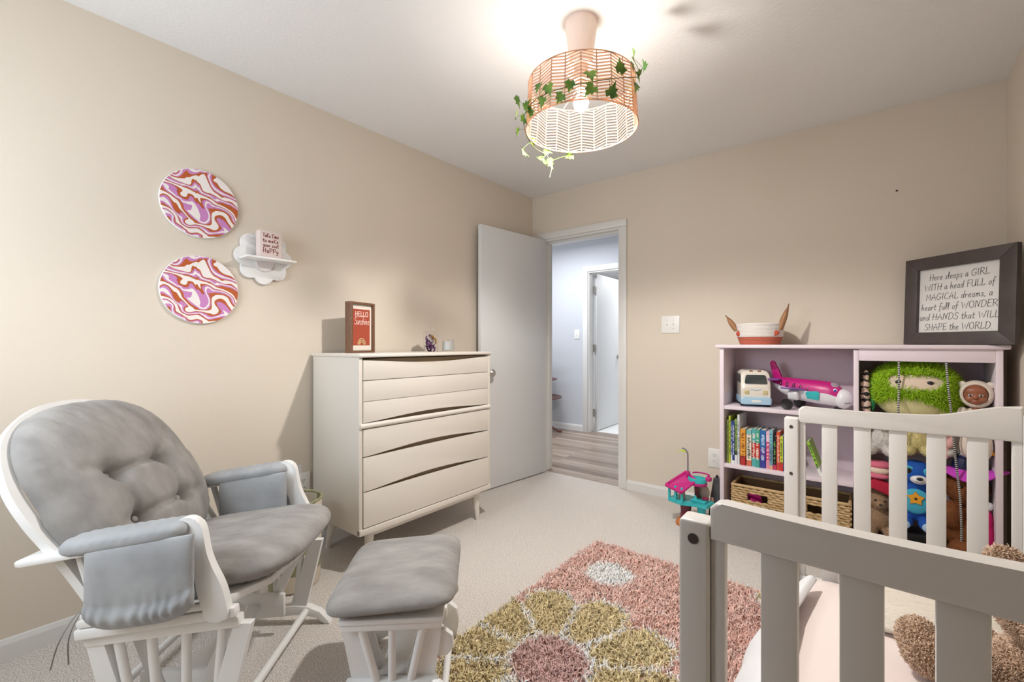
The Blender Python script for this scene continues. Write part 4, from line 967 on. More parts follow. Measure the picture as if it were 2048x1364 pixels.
# ---------------------------------------------------------------- seagrass baskets
m = mat('seagrass_weave', (214, 184, 138), .85, rgb2=(176, 142, 96), vscale=40, stretch=(1, 1, 2))
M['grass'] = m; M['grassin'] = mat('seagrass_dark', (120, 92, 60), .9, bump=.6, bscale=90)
def basket(x0, x1, lb, extra=None):
    t = thing('woven_basket', lb, 'basket', ((x0 + x1) / 2, 3.09, .0825), 0, 'seagrass baskets on the bottom shelf')
    w_, d_, h = x1 - x0, .22, .192
    hx, hy = w_ / 2, d_ / 2
    mb = MB(); nrow = 13; handle = (-.055, .055, h - .078, h - .042)
    for r_ in range(nrow):
        z = .008 + r_ * (h - .012) / nrow
        for side in range(4):
            if side == 0: A, B_ = Vector((-hx, -hy, z)), Vector((hx, -hy, z))
            elif side == 1: A, B_ = Vector((hx, -hy, z)), Vector((hx, hy, z))
            elif side == 2: A, B_ = Vector((hx, hy, z)), Vector((-hx, hy, z))
            else: A, B_ = Vector((-hx, hy, z)), Vector((-hx, -hy, z))
            L_ = (B_ - A).length; dr = (B_ - A) / L_; nrm = Vector((dr.y, -dr.x, 0))
            runs = [(0, L_)]
            if side == 0 and handle[2] < z < handle[3]: runs = [(0, hx + handle[0]), (hx + handle[1], L_)]
            for s0, s1 in runs:
                n_ = max(4, int((s1 - s0) / .007)); P = []; rr = []
                for k in range(n_ + 1):
                    s_ = s0 + (s1 - s0) * k / n_; ph = 2 * PI * s_ / .040 + (r_ % 2) * PI + side
                    P.append(A + dr * s_ + nrm * (.0035 * math.sin(ph)) + Vector((0, 0, .0016 * math.cos(ph * 1.0)))); rr.append(.0072 + .0012 * math.cos(ph))
                mb.tube(P, rr, seg=6)
    mb.out('weave', m, t)
    mb = MB(); P = [(-hx, -hy, h), (hx, -hy, h), (hx, hy, h), (-hx, hy, h)]
    for a, b_ in zip(P, P[1:] + P[:1]): mb.tube([a, b_], .0085, seg=8)
    mb.out('rim', m, t)
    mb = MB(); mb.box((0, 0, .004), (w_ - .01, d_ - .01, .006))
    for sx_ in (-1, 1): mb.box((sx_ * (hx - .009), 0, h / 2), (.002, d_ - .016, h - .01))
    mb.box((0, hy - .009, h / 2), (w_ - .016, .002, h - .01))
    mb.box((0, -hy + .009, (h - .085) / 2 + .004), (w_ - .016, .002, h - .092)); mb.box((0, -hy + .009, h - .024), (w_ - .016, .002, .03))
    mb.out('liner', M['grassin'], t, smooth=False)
basket(-.685, -.412, 'seagrass basket with magenta toys showing in its handle hole, bottom left of bookcase')
basket(-.385, -.112, 'seagrass basket behind the crib slats, right one on the bottom shelf')
M['magenta'] = mat('magenta_plastic', (196, 30, 124), .35); M['pinkpl'] = mat('pink_plastic', (226, 120, 170), .35)
tag(MB().box((-.575, 3.05, .178), (.07, .09, .05), rot=(10, 15, 20), bev=.01).out('toy_block', M['magenta']), 'magenta plastic toy inside the left seagrass basket', 'toy')
tag(MB().box((-.545, 3.012, .172), (.075, .016, .02), rot=(0, 12, 5), bev=.006).out('toy_block', M['pinkpl']), 'pink plastic toy bar seen through the left basket handle hole', 'toy')

# ---------------------------------------------------------------- toy camper van
cream = mat('cream_plastic', (236, 228, 214), .35, coat=.2); M['skyb'] = mat('pale_blue_plastic', (170, 204, 226), .35)
t = thing('toy_camper_van', 'cream and pale blue toy camper van on the top left shelf', 'toy van', (-.597, 3.115, .7495), R(20))
def vanring(y, w_, zt_, zb, r_=.03, n=8):
    P = []
    for cxs, czs, a0 in ((w_ / 2 - r_, zt_ - r_, 0), (-w_ / 2 + r_, zt_ - r_, 90), (-w_ / 2 + .01, zb + .01, 180), (w_ / 2 - .01, zb + .01, 270)):
        rr = r_ if a0 < 180 else .01
        for k in range(n + 1): a_ = R(a0 + 90 * k / n); P.append(Vector((cxs + rr * math.cos(a_), y, czs + rr * math.sin(a_))))
    return P
MB().loft([vanring(-.100, .150, .118, .04), vanring(-.094, .158, .125, .03), vanring(-.085, .160, .15, .03), vanring(-.070, .156, .208, .03), vanring(-.06, .154, .216, .03), vanring(.10, .154, .218, .03), vanring(.108, .146, .21, .035)]).out('van_body', cream, t)
MB().loft([vanring(-.112, .150, .052, .016, .012), vanring(-.106, .164, .058, .014, .012), vanring(.108, .166, .06, .014, .012), vanring(.112, .15, .055, .016, .012)]).out('lower_skirt', M['skyb'], t)
M['wind'] = mat('dark_window', (58, 66, 66), .15, coat=.5)
MB().prism([(-.056, .138), (.056, .138), (.060, .146), (.054, .186), (.046, .192), (-.046, .192), (-.054, .186), (-.060, .146)], .006, Mx=Matrix.Translation((0, -.0935, 0)) @ Matrix.Translation((0, 0, .150)) @ Matrix.Rotation(R(-14), 4, 'X') @ Matrix.Translation((0, 0, -.150)) @ XZ(0), bev=.001).out('windscreen', M['wind'], t)
for s in (-1, 1):
    MB().box((s * .0785, -.035, .165), (.004, .045, .05), bev=.001).out('side_window', M['wind'], t)
    MB().box((s * .0785, .04, .165), (.004, .05, .05), bev=.001).out('side_window', M['wind'], t)
    MB().box((s * .050, -.1005, .087), (.026, .006, .024), bev=.003).out('headlight', mat('headlight_beige', (206, 190, 140), .3), t)
    MB().box((s * .022, -.068, .213), (.018, .006, .006), bev=.001).out('marker_light', mat('amber', (150, 90, 40), .4), t)
    for y_ in (-.06, .065):
        MB().lathe([(.001, 0), (.022, 0), (.026, .004), (.026, .016), (.022, .02), (.001, .02)], Mx=Matrix.Translation((s * .062, y_, .0262)) @ Matrix.Rotation(R(90) * s, 4, 'Y'), seg=24).out('wheel', M['black'], t)
MB().box((0, -.112, .034), (.05, .004, .014), bev=.001).out('number_plate', M['plate'], t)
MB().tube([(-.03, -.1, .105), (0, -.103, .100), (.03, -.1, .105)], .0018, seg=6).out('bonnet_line', M['skyb'], t)

# ---------------------------------------------------------------- toy aeroplane (nose to the local +x)
M['purple'] = mat('purple_plastic', (132, 84, 160), .35); M['turq'] = mat('turquoise_plastic', (54, 186, 190), .35); M['toywhite'] = mat('white_toy_plastic', (232, 230, 234), .3, coat=.2)
tpl = t = thing('toy_aeroplane', 'magenta and white toy aeroplane with a round white nose on the top shelf', 'toy aeroplane', (-.308, 3.095, .7495), R(-16))
st = [(-.205, .118, .008), (-.19, .116, .018), (-.14, .105, .034), (-.06, .092, .043), (.05, .086, .046), (.12, .082, .045), (.16, .072, .038), (.18, .066, .026)]
def half(sgn, name, m_, k=1.0):
    rings = []
    for x, zc, r_ in st:
        P = []
        for i in range(17):
            a_ = PI * i / 16; P.append(Vector((x, r_ * 1.02 * k * math.cos(a_), zc + sgn * r_ * (1.12 if sgn > 0 else 1.2) * k * math.sin(a_))))
        rings.append(P)
    return MB().loft(rings).out(name, m_, t)
top = half(1, 'upper_fuselage', M['magenta']); half(-1, 'lower_fuselage', M['toywhite'])
MB().tube([(x, .047 * 0, zc) for x, zc, r_ in st[:1]] + [(-.2, 0, .118)], .004, seg=6).out('tail_tip', M['magenta'], t)
MB().ell((.178, 0, .062), (.044, .044, .043)).out('nose', M['toywhite'], t)
MB().prism([(.0, .0), (.06, .0), (.02, .06), (.005, .098), (-.014, .104), (-.028, .090)], .012, Mx=Matrix.Translation((-.19, .006, .118)) @ Matrix.Rotation(R(90), 4, 'X'), bev=.004).out('tail_fin', M['magenta'], t)
MB().prism([(-.03, -.075), (.0, -.085), (.03, -.06), (.03, .06), (.0, .085), (-.03, .075)], .008, Mx=Matrix.Translation((-.165, 0, .128)), bev=.003).out('tailplane', M['purple'], t)
MB().ell((.128, 0, .106), (.034, .030, .026)).out('cockpit_window', mat('greyish_clear_plastic', (168, 150, 164), .15, coat=.5), t)
for i in range(5):
    x = -.135 + i * .038; r_ = .040 + .004 * (i > 1); MB().ell((x, -r_ * .93, .112 - .004 * i + .004), (.0075, .004, .013), rot=(-25, 0, 0), u=16, v=10).out('cabin_window', mat('deep_plum', (96, 12, 66), .3), t)
wing = [(-.06, -.03), (.03, -.035), (.0, -.09), (-.05, -.10), (-.085, -.095)]
MB().prism([(-.07, -.03), (.02, -.03), (-.01, -.075), (-.06, -.098), (-.10, -.10), (-.108, -.088)], .009, Mx=Matrix.Translation((0, 0, .082)) @ Matrix.Rotation(R(-8), 4, 'X'), bev=.004).out('wing', M['purple'], t)
MB().prism([(-.07, .03), (.02, .03), (-.01, .075), (-.06, .098), (-.10, .10)], .009, Mx=Matrix.Translation((0, 0, .082)) @ Matrix.Rotation(R(8), 4, 'X'), bev=.004).out('wing', M['purple'], t)
MB().box((-.055, -.052, .065), (.06, .03, .045), rot=(15, 0, 0), bev=.012, seg=3).out('wheel_strut', M['toywhite'], t)
for y_ in (-.080, .060): MB().lathe([(.001, 0), (.027, 0), (.031, .005), (.031, .019), (.027, .024), (.012, .02), (.001, .02)], Mx=Matrix.Translation((-.07, y_, .031)) @ Matrix.Rotation(R(90), 4, 'X'), seg=28).out('wheel', M['black'], t)
MB().lathe([(.001, 0), (.017, 0), (.017, .02), (.001, .02)], Mx=Matrix.Translation((.15, .01, .0172)) @ Matrix.Rotation(R(90), 4, 'X'), seg=20).out('nose_wheel', M['black'], t)
MB().prism([(-.03, -.014), (.03, -.018), (.036, .018), (.028, .024), (-.028, .02), (-.036, .012)], .004, Mx=Matrix.Translation((.045, -.046, .068)) @ Matrix.Rotation(R(105), 4, 'X'), bev=.001).out('cargo_door', M['turq'], t)
o = MB().ell((.150, -.030, .096), (.011, .006, .011), rot=(0, 0, 15), u=16, v=10).out('eye', M['toywhite'], t)
MB().ell((.152, -.0350, .097), (.006, .003, .006), rot=(0, 0, 15), u=12, v=8).out('iris', mat('blue_iris', (40, 90, 180), .2), o)
MB().tube([(.200, -.038, .048), (.212, -.028, .046), (.219, -.014, .049)], .001, seg=5).out('smile', M['dark'], t)

tpl.scale = (.97, 1.15, 1.25)
for o in tpl.children:
    if 'wheel' in o.name and 'strut' not in o.name: o.scale = (1, 1, .8)
# ---------------------------------------------------------------- eared rope basket on the bookcase
t = thing('rope_basket', 'white and coral coiled rope basket with two brown leather ears on the bookcase', 'basket', (-.560, 3.11, BT + .0005))
def coil(z0, z1, r0, r1, n, rr):
    prof = []
    for i in range(n):
        z = z0 + (z1 - z0) * i / n; r_ = r0 + (r1 - r0) * i / n; dz = (z1 - z0) / n
        for k in range(4): a_ = -PI / 2 + PI * (k + .5) / 4; prof.append((r_ + rr * math.cos(a_), z + dz / 2 + dz / 2 * math.sin(a_)))
    return prof
MB().lathe([(.001, 0), (.106, 0)] + coil(0, .046, .106, .122, 6, .003) + [(.118, .046), (.10, .006), (.001, .006)], seg=56).out('coral_base', mat('coral_rope', (198, 108, 84), .8, bump=.3, bscale=300), t)
MB().lathe(coil(.046, .126, .122, .130, 10, .003) + [(.128, .128), (.122, .126), (.117, .046)], seg=56, cap=False).out('white_rim', mat('white_rope', (232, 226, 220), .8, bump=.3, bscale=300), t)
M['leather'] = mat('tan_leather', (158, 112, 74), .5, var=.2, vscale=30)
for s in (-1, 1):
    Mx = Matrix.Translation((s * .112, -.055, .078)) @ Matrix.Rotation(R(-34 if s < 0 else 17), 4, 'Y')
    mb = MB()
    def ear(u, v):
        wd_ = .016 * math.sin(PI * min(1, .25 + .75 * v)) ** .8 * (1 - v ** 6) + .001
        a_ = (u - .5) * 2; return Mx @ Vector((a_ * wd_ , -.014 * (1 - a_ * a_) + .006 + (.012 * v * v), .01 + (.138 + .02 * s) * v))
    mb.grid(ear, 10, 24); evaluated(mb.out('ear', M['leather'], t, ang=None), [('SOLIDIFY', dict(thickness=.004))])
    mb = MB(); c0 = Vector((s * .100, -.074, .068))
    for k in range(9): a_ = k * .7; mb.ell(c0 + Vector((.012 * math.cos(k * 2.4) * (k / 9) ** .5, -.004, .012 * math.sin(k * 2.4) * (k / 9) ** .5)), .0085, u=10, v=8)
    fuse(mb.out('rosette', mat('rust_felt', (178, 78, 56), .9), t), .0025, 2)

# ---------------------------------------------------------------- big framed sign, angled across the corner
t = thing('framed_sign', 'large dark framed handwritten sign about a girl with magical dreams, on the bookcase', 'picture', (.128, 3.22, BT + .0005), 0, rot=(R(-2.0), 0, math.atan2(-.316, .363)))
FW, FH, FB = .470, .447, .062
M['espresso'] = mat('espresso_wood', (74, 64, 62), .45, var=.15, vscale=14, stretch=(1, 1, 1)); M['paper'] = mat('white_print_paper', (228, 224, 220), .6)
for nm, pts in (('frame_side', [(0, 0), (FB, FB), (FB, FH - FB), (0, FH)]), ('frame_side', [(FW, 0), (FW, FH), (FW - FB, FH - FB), (FW - FB, FB)]), ('frame_side', [(0, 0), (FW, 0), (FW - FB, FB), (FB, FB)]), ('frame_side', [(0, FH), (FB, FH - FB), (FW - FB, FH - FB), (FW, FH)])):
    MB().prism(pts, .028, Mx=XZ(-.028), bev=.002).out(nm, M['espresso'], t)
MB().box((FW / 2, -.008, FH / 2), (FW - .1, .004, FH - .1)).out('print', M['paper'], t, smooth=False)
Mx = XZ(-.0102) @ Matrix.Diagonal((1, 1, -1, 1)); mb = MB(); ink = mat('black_ink', (48, 46, 46), .6)
PW = FW - 2 * FB; lines = ['Here sleeps a GIRL', 'WITH a head FULL of', 'MAGICAL dreams, a', 'heart full of WONDER', 'and HANDS that WILL', 'SHAPE the WORLD.']
wds = [.255, .30, .285, .325, .338, .29]
for i, (s_, ww) in enumerate(zip(lines, wds)):
    h_ = .0315; write_c(mb, s_, FW / 2, FH - FB - .058 - i * .0505, h_, .0019, .10, Mx=Mx, squash=ww / (text_w(s_, .10) * h_), slant=.10)
mb.out('handwriting', ink, t)

# ---------------------------------------------------------------- plush toys in the bin (right side of the bookcase)
def plush(name, label, cat, loc, ells, ground, fur=None, rz=0, vox=.006, n=6000, ln=.008, rad=.0008, group=None, rot=None, cols=None, **kw):
    t = thing(name, label, cat, loc, R(rz), group, rot=rot)
    mb = MB()
    for e in ells: mb.ell(e[0], e[1], rot=e[2] if len(e) > 2 else (0, 0, 0))
    body = fuse(mb.out('body', ground, t), vox, 4)
    if fur:
        p_, n_ = surf_points(body, n, kw.get('keep'))
        tufts('fur', p_, n_, ln, rad, M['furv'], t, cols=furcols(len(p_), *fur), bend=.9, lean=.5, droop=kw.get('droop', (0, 0, -.4)))
    return t, body
M['furv'] = mat('plush_fur', (200, 200, 200), .95, vcol=True)
limecream = mat('pale_yellow_plush', (232, 224, 168), .9, bump=.2, bscale=200); M['lime'] = mat('lime_plush_ground', (146, 186, 24), .95)
# green shaggy round plush: upright rounded body, cream belly, fur mane with a pink face patch
t = thing('round_plush', 'big round lime green shaggy plush toy with a cream belly and beige face', 'plush toy', (.146, 3.105, .735))
def superell(th, v, a, b_, c_, e1=.97, e2=.85):
    x = a * math.copysign(abs(math.cos(v)) ** e1, math.cos(v)) * math.copysign(abs(math.cos(th)) ** e2, math.cos(th))
    y = b_ * math.copysign(abs(math.cos(v)) ** e1, math.cos(v)) * math.copysign(abs(math.sin(th)) ** e2, math.sin(th))
    return Vector((x, y, c_ * math.copysign(abs(math.sin(v)) ** e1, math.sin(v))))
mb = MB(); mb.grid(lambda u, v: superell(2 * PI * u, -PI / 2 + PI * v, .166, .125, .143) + Vector((0, 0, .142)), 56, 36, cu=True)
bmesh.ops.remove_doubles(mb.bm, verts=mb.bm.verts, dist=1e-5); body = mb.out('body', limecream, t, ang=None)
def keep(p, n_):
    x, y, z = p[:, 0], p[:, 1], p[:, 2]
    face = (((x - .0) / .105) ** 4 + ((z - .198) / .036) ** 2 < 1) & (y < 0)
    return (z > .128 - .25 * x ** 2 / .166 + .006 * np.sin(x * 120) - .05 * np.clip(x, 0, 1) / .16) & ~face
p_, n_ = surf_points(body, 34000, keep)
tufts('fur', p_, n_, .040, .0015, M['furv'], t, cols=furcols(len(p_), (140, 186, 16), (204, 240, 60)), bend=1.0, lean=.7, droop=(0, 0, -.25))
body.data.materials.append(M['lime'])
for q in body.data.polygons:
    c_ = np.array([list(q.center)])
    if keep(c_, None)[0]: q.material_index = 1
M['facep'] = mat('beige_face_plush', (226, 204, 184), .9)
mb = MB(); mb.grid(lambda u, v: superell(R(204 + 132 * u), R(2) + R(58) * v, .170, .129, .144) + Vector((0, 0, .142)), 24, 12)
o = mb.out('face_patch', M['facep'], t, ang=None)
def front_pt(x, z, off=.003):
    # y on the superellipsoid surface at (x, z)
    sv = (abs(z - .142) / .140) ** (1 / .97); cvv = math.sqrt(max(0, 1 - sv * sv)) ** .97
    cu_ = min(1, abs(x) / (.166 * cvv)) ** (1 / .85); return -(.125 * cvv * math.sqrt(max(0, 1 - cu_ * cu_)) ** .85) - off
for x in (-.062, .056):
    e = MB().ell((x, front_pt(x, .200, .005), .200), (.013, .004, .010), u=16, v=10).out('eye', M['black'], t)
    MB().tube([(x + math.copysign(.010, x), front_pt(x, .2, .008), .203), (x + math.copysign(.019, x), front_pt(x, .2, .007), .206)], .0008, seg=5).out('eyelash', M['black'], e)
MB().tube([(-.008, front_pt(0, .18, .0055), .181), (0, front_pt(0, .18, .006), .178), (.008, front_pt(0, .18, .0055), .181)], .001, seg=5).out('mouth', mat('pink_thread', (210, 150, 150), .8), t)
# doll with a bear hood
t = thing('baby_doll', 'brown skinned baby doll in a cream hood with bear ears, beside green plush', 'doll', (.362, 3.02, .60), R(-8))
M['dollskin'] = mat('brown_doll_vinyl', (150, 92, 66), .4, sss=.1); M['hood'] = mat('cream_fleece', (230, 216, 202), .9, bump=.4, bscale=150)
mb = MB(); mb.ell((0, -.004, .288), (.046, .048, .056)); mb.ell((-.020, -.038, .268), (.017, .012, .014)); mb.ell((.020, -.038, .268), (.017, .012, .014)); mb.ell((0, -.051, .276), (.007, .008, .0065)); mb.ell((0, -.045, .256), (.013, .010, .009)); mb.ell((0, -.040, .305), (.034, .012, .02)); mb.ell((0, 0, .235), (.018, .018, .03)); mb.ell((0, .0, .20), (.02, .02, .03))
fuse(mb.out('body', M['dollskin'], t), .003, 3)
for s in (-1, 1):
    e = MB().ell((s * .0175, -.0500, .288), (.0075, .004, .0052), u=14, v=8).out('eye', M['toywhite'], t); MB().ell((s * .0175, -.0532, .288), (.0042, .0022, .0046), u=12, v=8).out('iris', M['dark'], e)
MB().tube([(-.009, -.0530, .2575), (0, -.0550, .2565), (.009, -.0530, .2575)], .0017, seg=6).out('lips', mat('rose_lips', (150, 62, 56), .4), t)
mb = MB()   # hood: shell around the head, open at the face
def hd(u, v):
    th = 2 * PI * u; a_ = R(56) + R(114) * v; rr = math.sin(a_); return Vector((.056 * rr * math.cos(th), -.056 * math.cos(a_) + .004, .290 + .060 * rr * math.sin(th)))
mb.grid(hd, 40, 16, cu=True); o = evaluated(mb.out('hood', M['hood'], t, ang=None), [('SOLIDIFY', dict(thickness=.005, offset=1))])
MB().tube([(.0465 * math.cos(2 * PI * k / 36), -.028, .290 + .050 * math.sin(2 * PI * k / 36)) for k in range(36)], .0045, seg=8, closed=True).out('hood_trim', M['hood'], t)
for s in (-1, 1): MB().ell((s * .046, -.002, .334), (.016, .009, .016)).out('hood_ear', M['hood'], t)
mb = MB(); mb.ell((0, .01, .15), (.055, .045, .08)); mb.ell((-.045, -.01, .18), (.022, .025, .05)); mb.ell((.045, -.01, .18), (.022, .025, .05)); mb.ell((-.03, -.02, .05), (.026, .035, .06)); mb.ell((.03, -.02, .05), (.026, .035, .06))
fuse(mb.out('romper', M['hood'], t), .005, 3)
MB().tube([(0, -.033, .23), (.001, -.040, .19), (.0, -.041, .15)], .0012, seg=5).out('zip', M['chrome'], t)
# striped caterpillar-like toy with green plate at the bin's left
t = thing('striped_soft_toy', 'black and cream striped soft toy with green back at the bin left edge', 'plush toy', (-.045, 3.03, .62))
m = mat('black_cream_stripes', (226, 200, 184), .9); nt = m.node_tree; b = nt.nodes['Principled BSDF']; tc = nt.nodes.new('ShaderNodeTexCoord'); wv = nt.nodes.new('ShaderNodeTexWave'); wv.bands_direction = 'Z'; wv.inputs['Scale'].default_value = 9; wv.inputs['Distortion'].default_value = 3.0; wv.inputs['Detail Scale'].default_value = 6
crn = nt.nodes.new('ShaderNodeValToRGB'); crn.color_ramp.interpolation = 'CONSTANT'; crn.color_ramp.elements[0].color = (.02, .018, .02, 1); crn.color_ramp.elements[1].position = .3; crn.color_ramp.elements[1].color = (*lin((222, 190, 176)), 1)
nt.links.new(tc.outputs['Object'], wv.inputs[0]); nt.links.new(wv.outputs[0], crn.inputs[0]); nt.links.new(crn.outputs[0], b.inputs['Base Color'])
mb = MB()
for k in range(6): mb.ell((.004 * math.sin(k), 0, .03 + .052 * k), (.022, .028, .034))
mb.ell((.0, 0, .335), (.014, .016, .035)); fuse(mb.out('body', m, t), .005, 2)
MB().ell((.026, .03, .24), (.016, .03, .09)).out('green_back', mat('green_satin', (40, 150, 96), .4), t)

FUR = {'white': ((214, 208, 202), (240, 236, 232)), 'yellow': ((214, 200, 140), (240, 230, 180)), 'beige': ((160, 128, 98), (200, 172, 140)), 'brown': ((128, 76, 40), (178, 112, 62)), 'dkbrown': ((84, 56, 44), (120, 84, 62))}
GD = {k: mat(k + '_plush_ground', v[0], .95) for k, v in FUR.items()}
def animal(name, label, loc, s=1.0, key='white', rz=0, cat='plush toy', pose='sit', n=5000, ear='round', muz=None):
    e = [((0, 0, .07), (.055, .05, .07)), ((0, -.012, .165), (.048, .045, .045)), ((0, -.05, .153), (.022, .02, .017)),
         ((-.055, -.02, .09), (.022, .024, .045), (0, -35, 0)), ((.055, -.02, .09), (.022, .024, .045), (0, 35, 0)),
         ((-.038, -.06, .022), (.025, .05, .023), (0, 0, -15)), ((.038, -.06, .022), (.025, .05, .023), (0, 0, 15))]
    if ear == 'round': e += [((-.038, 0, .205), (.018, .01, .018)), ((.038, 0, .205), (.018, .01, .018))]
    else: e += [((-.045, -.005, .15), (.014, .01, .05), (0, 20, 0)), ((.045, -.005, .15), (.014, .01, .05), (0, -20, 0))]
    e = [(tuple(q * s for q in a[0]), tuple(q * s for q in a[1])) + tuple(a[2:]) for a in e]
    t, body = plush(name, label, cat, loc, e, GD[key], FUR[key], rz=rz, vox=.0055, n=n, ln=.006, rad=.0009)
    for x in (-.018, .018): MB().ell((x * s, -.0535 * s, .174 * s), .0052 * s, u=12, v=8).out('eye', M['black'], t)
    MB().ell((0, -.0705 * s, .158 * s), (.007 * s, .005 * s, .005 * s), u=12, v=8).out('nose', M['dark'], t)
    return t
animal('plush_lamb', 'white fluffy plush animal under the green one, behind crib slats', (.018, 3.06, .555), 1.0, 'white', -5, ear='flop')
animal('plush_chick', 'soft yellow plush animal above the blue dog', (.155, 3.055, .575), .95, 'yellow', 5)
animal('plush_rabbit', 'white plush animal beside the pink one near the right cord', (.292, 3.07, .585), .80, 'white', 10, ear='flop')
animal('plush_bear', 'curly beige plush bear low in the bin behind a crib slat gap', (.008, 3.06, .135), 1.05, 'beige', 5, n=7000)
# blue dog with a star patch
M['blue'] = mat('royal_blue_plush', (22, 84, 176), .85, bump=.2, bscale=200); M['lblue'] = mat('aqua_plush', (70, 176, 206), .85); M['gold'] = mat('orange_star_felt', (236, 164, 40), .8); M['pinkp'] = mat('light_pink_plush', (232, 180, 176), .9)
t = thing('plush_dog', 'bright blue plush dog with an orange star on its aqua belly', 'plush toy', (.148, 3.03, .20))
mb = MB(); mb.ell((0, .0, .145), (.075, .055, .105)); mb.ell((0, -.01, .285), (.072, .058, .062)); mb.ell((0, 0, .22), (.05, .045, .04))
mb.ell((-.04, -.05, .045), (.032, .04, .03)); mb.ell((.04, -.05, .045), (.032, .04, .03)); fuse(mb.out('body', M['blue'], t), .005, 4)
MB().ell((0, -.046, .150), (.058, .018, .062)).out('belly_patch', M['lblue'], t)
star = [((.036 if k % 2 == 0 else .019) * math.sin(PI * k / 5), (.036 if k % 2 == 0 else .019) * math.cos(PI * k / 5)) for k in range(10)]
s_ = MB().prism(star, .005, Mx=Matrix.Translation((0, 0, .168)) @ XZ(-.068), bev=.0015).out('star', M['gold'], t); MB().ell((0, -.069, .168), (.006, .003, .006), u=12, v=8).out('star_button', M['dark'], s_)
MB().ell((.012, -.062, .262), (.034, .022, .022)).out('muzzle', M['toywhite'], t); MB().ell((.014, -.084, .270), (.013, .006, .008)).out('nose', M['black'], t)
MB().tube([(-.004, -.083, .256), (.013, -.086, .250), (.030, -.081, .256)], .001, seg=5).out('mouth', M['dark'], t)
for x in (-.026, .048): 
    e = MB().ell((x, -.058, .302), (.021, .006, .022)).out('eye', M['lblue'], t); MB().ell((x, -.063, .301), (.012, .004, .014), u=16, v=10).out('iris', M['black'], e)
MB().ell((-.058, -.035, .265), (.020, .014, .045)).out('ear', M['pinkp'], t); MB().ell((.078, -.0, .265), (.016, .014, .045)).out('ear', M['blue'], t)
for s in (-1, 1): MB().ell((s * .045, -.088, .040), (.024, .010, .022)).out('paw_pad', mat('pale_blue_plush', (170, 200, 226), .9), t)
# brown dog/bear with a magenta eared hat on top, other bits
t, body = plush('plush_bear', 'large orange-brown plush bear behind the right striped cord', 'plush toy', (.335, 3.08, .10),
    [((0, 0, .13), (.085, .075, .14)), ((0, -.02, .335), (.078, .07, .085)), ((.0, -.085, .32), (.035, .03, .028)), ((-.055, -.06, .205), (.04, .045, .07), (20, 0, 0)), ((-.02, -.10, .05), (.05, .05, .07), (60, 0, 20)), ((.06, -.08, .04), (.04, .05, .04)), ((-.066, 0, .40), (.02, .014, .02)), ((.064, 0, .40), (.02, .014, .02))], GD['brown'], FUR['brown'], n=11000, ln=.008)
for x in (-.026, .03): MB().ell((x, -.088, .352), .007, u=12, v=8).out('eye', M['black'], t)
MB().ell((0, -.115, .33), (.012, .007, .009), u=12, v=8).out('nose', M['dark'], t)
MB().ell((.07, -.05, .27), (.016, .02, .02)).out('white_tag_bow', M['toywhite'], t)
M['orchid'] = mat('orchid_felt', (206, 70, 200), .8); M['navy'] = mat('navy_satin', (26, 34, 78), .5)
t = thing('felt_hat', 'orchid pink and navy felt hat with pointed brim lying on the brown bear', 'hat', (.335, 3.03, .505))
mb = MB()
def brim(u, v):
    th = 2 * PI * u; r_ = .055 + (.105 - .055) * v; e = 1 + .30 * v * abs(math.cos(th)) ** 6
    return Vector((r_ * e * math.cos(th), r_ * .8 * math.sin(th), .030 + .028 * v * math.cos(2 * th) - .02 * v))
mb.grid(brim, 60, 8, cu=True); evaluated(mb.out('brim', M['orchid'], t, ang=None), [('SOLIDIFY', dict(thickness=.006))])
MB().lathe([(.056, .026), (.056, .05), (.045, .078), (.02, .092), (.001, .094)], seg=36, sy=.8, cap=False).out('crown', M['navy'], t)
plush('pink_plush_pig', 'pale pink soft plush toy hanging above the orchid hat', 'plush toy', (.245, 3.015, .585), [((0, 0, .05), (.026, .03, .065)), ((.006, -.01, .11), (.028, .028, .03)), ((.028, -.01, .075), (.016, .018, .035)), ((.012, -.02, .015), (.012, .014, .03))], M['pinkp'], vox=.004)
t, body = plush('plush_penguin', 'small white and black plush penguin with orange feet at the bin right edge', 'plush toy', (.395, 3.035, .60), [((0, 0, .06), (.030, .03, .058)), ((0, -.004, .12), (.024, .024, .022))], GD['white'], FUR['white'], n=2500, vox=.0045, ln=.004)
MB().ell((.006, .008, .075), (.032, .028, .07)).out('back', M['black'], t); MB().ell((-.008, -.034, .024), (.017, .012, .012)).out('foot', M['gold'], t); MB().ell((.018, -.034, .022), (.014, .012, .010)).out('foot', M['gold'], t); MB().ell((-.002, -.03, .118), (.006, .01, .004)).out('beak', M['gold'], t)
t, body = plush('plush_hippo', 'pink plush toy with a pale open mouth below the white plush', 'plush toy', (.008, 3.035, .425), [((0, .01, .045), (.05, .05, .035)), ((.0, -.01, .075), (.055, .045, .022)), ((-.005, -.03, .02), (.05, .035, .014))], mat('rose_pink_plush', (216, 110, 136), .9), vox=.005)
MB().ell((0, -.028, .048), (.045, .026, .022)).out('mouth_lining', M['facep'], t)
tag(MB().prism([(-.06, .0), (.055, -.045), (.06, .02), (-.02, .045)], .05, Mx=Matrix.Translation((.01, 2.985, .39)) @ XZ(0), bev=.012, seg=3).out('red_cushion_toy', mat('crimson_felt', (178, 24, 54), .85)), 'crimson felt toy squeezed between the pink plush and beige bear', 'toy')
t, body = plush('plush_cushion', 'tall hot magenta plush toy low at the bin right edge', 'plush toy', (.402, 3.03, .085), [((0, 0, .12), (.024, .035, .12)), ((.0, 0, .21), (.018, .03, .06))], mat('hot_magenta_plush', (200, 20, 104), .85), vox=.005)
tag(MB().box((.16, 3.06, .14), (.13, .12, .10), bev=.02, seg=3).out('toy_box', M['black']), 'black box toy under the blue dog', 'toy')
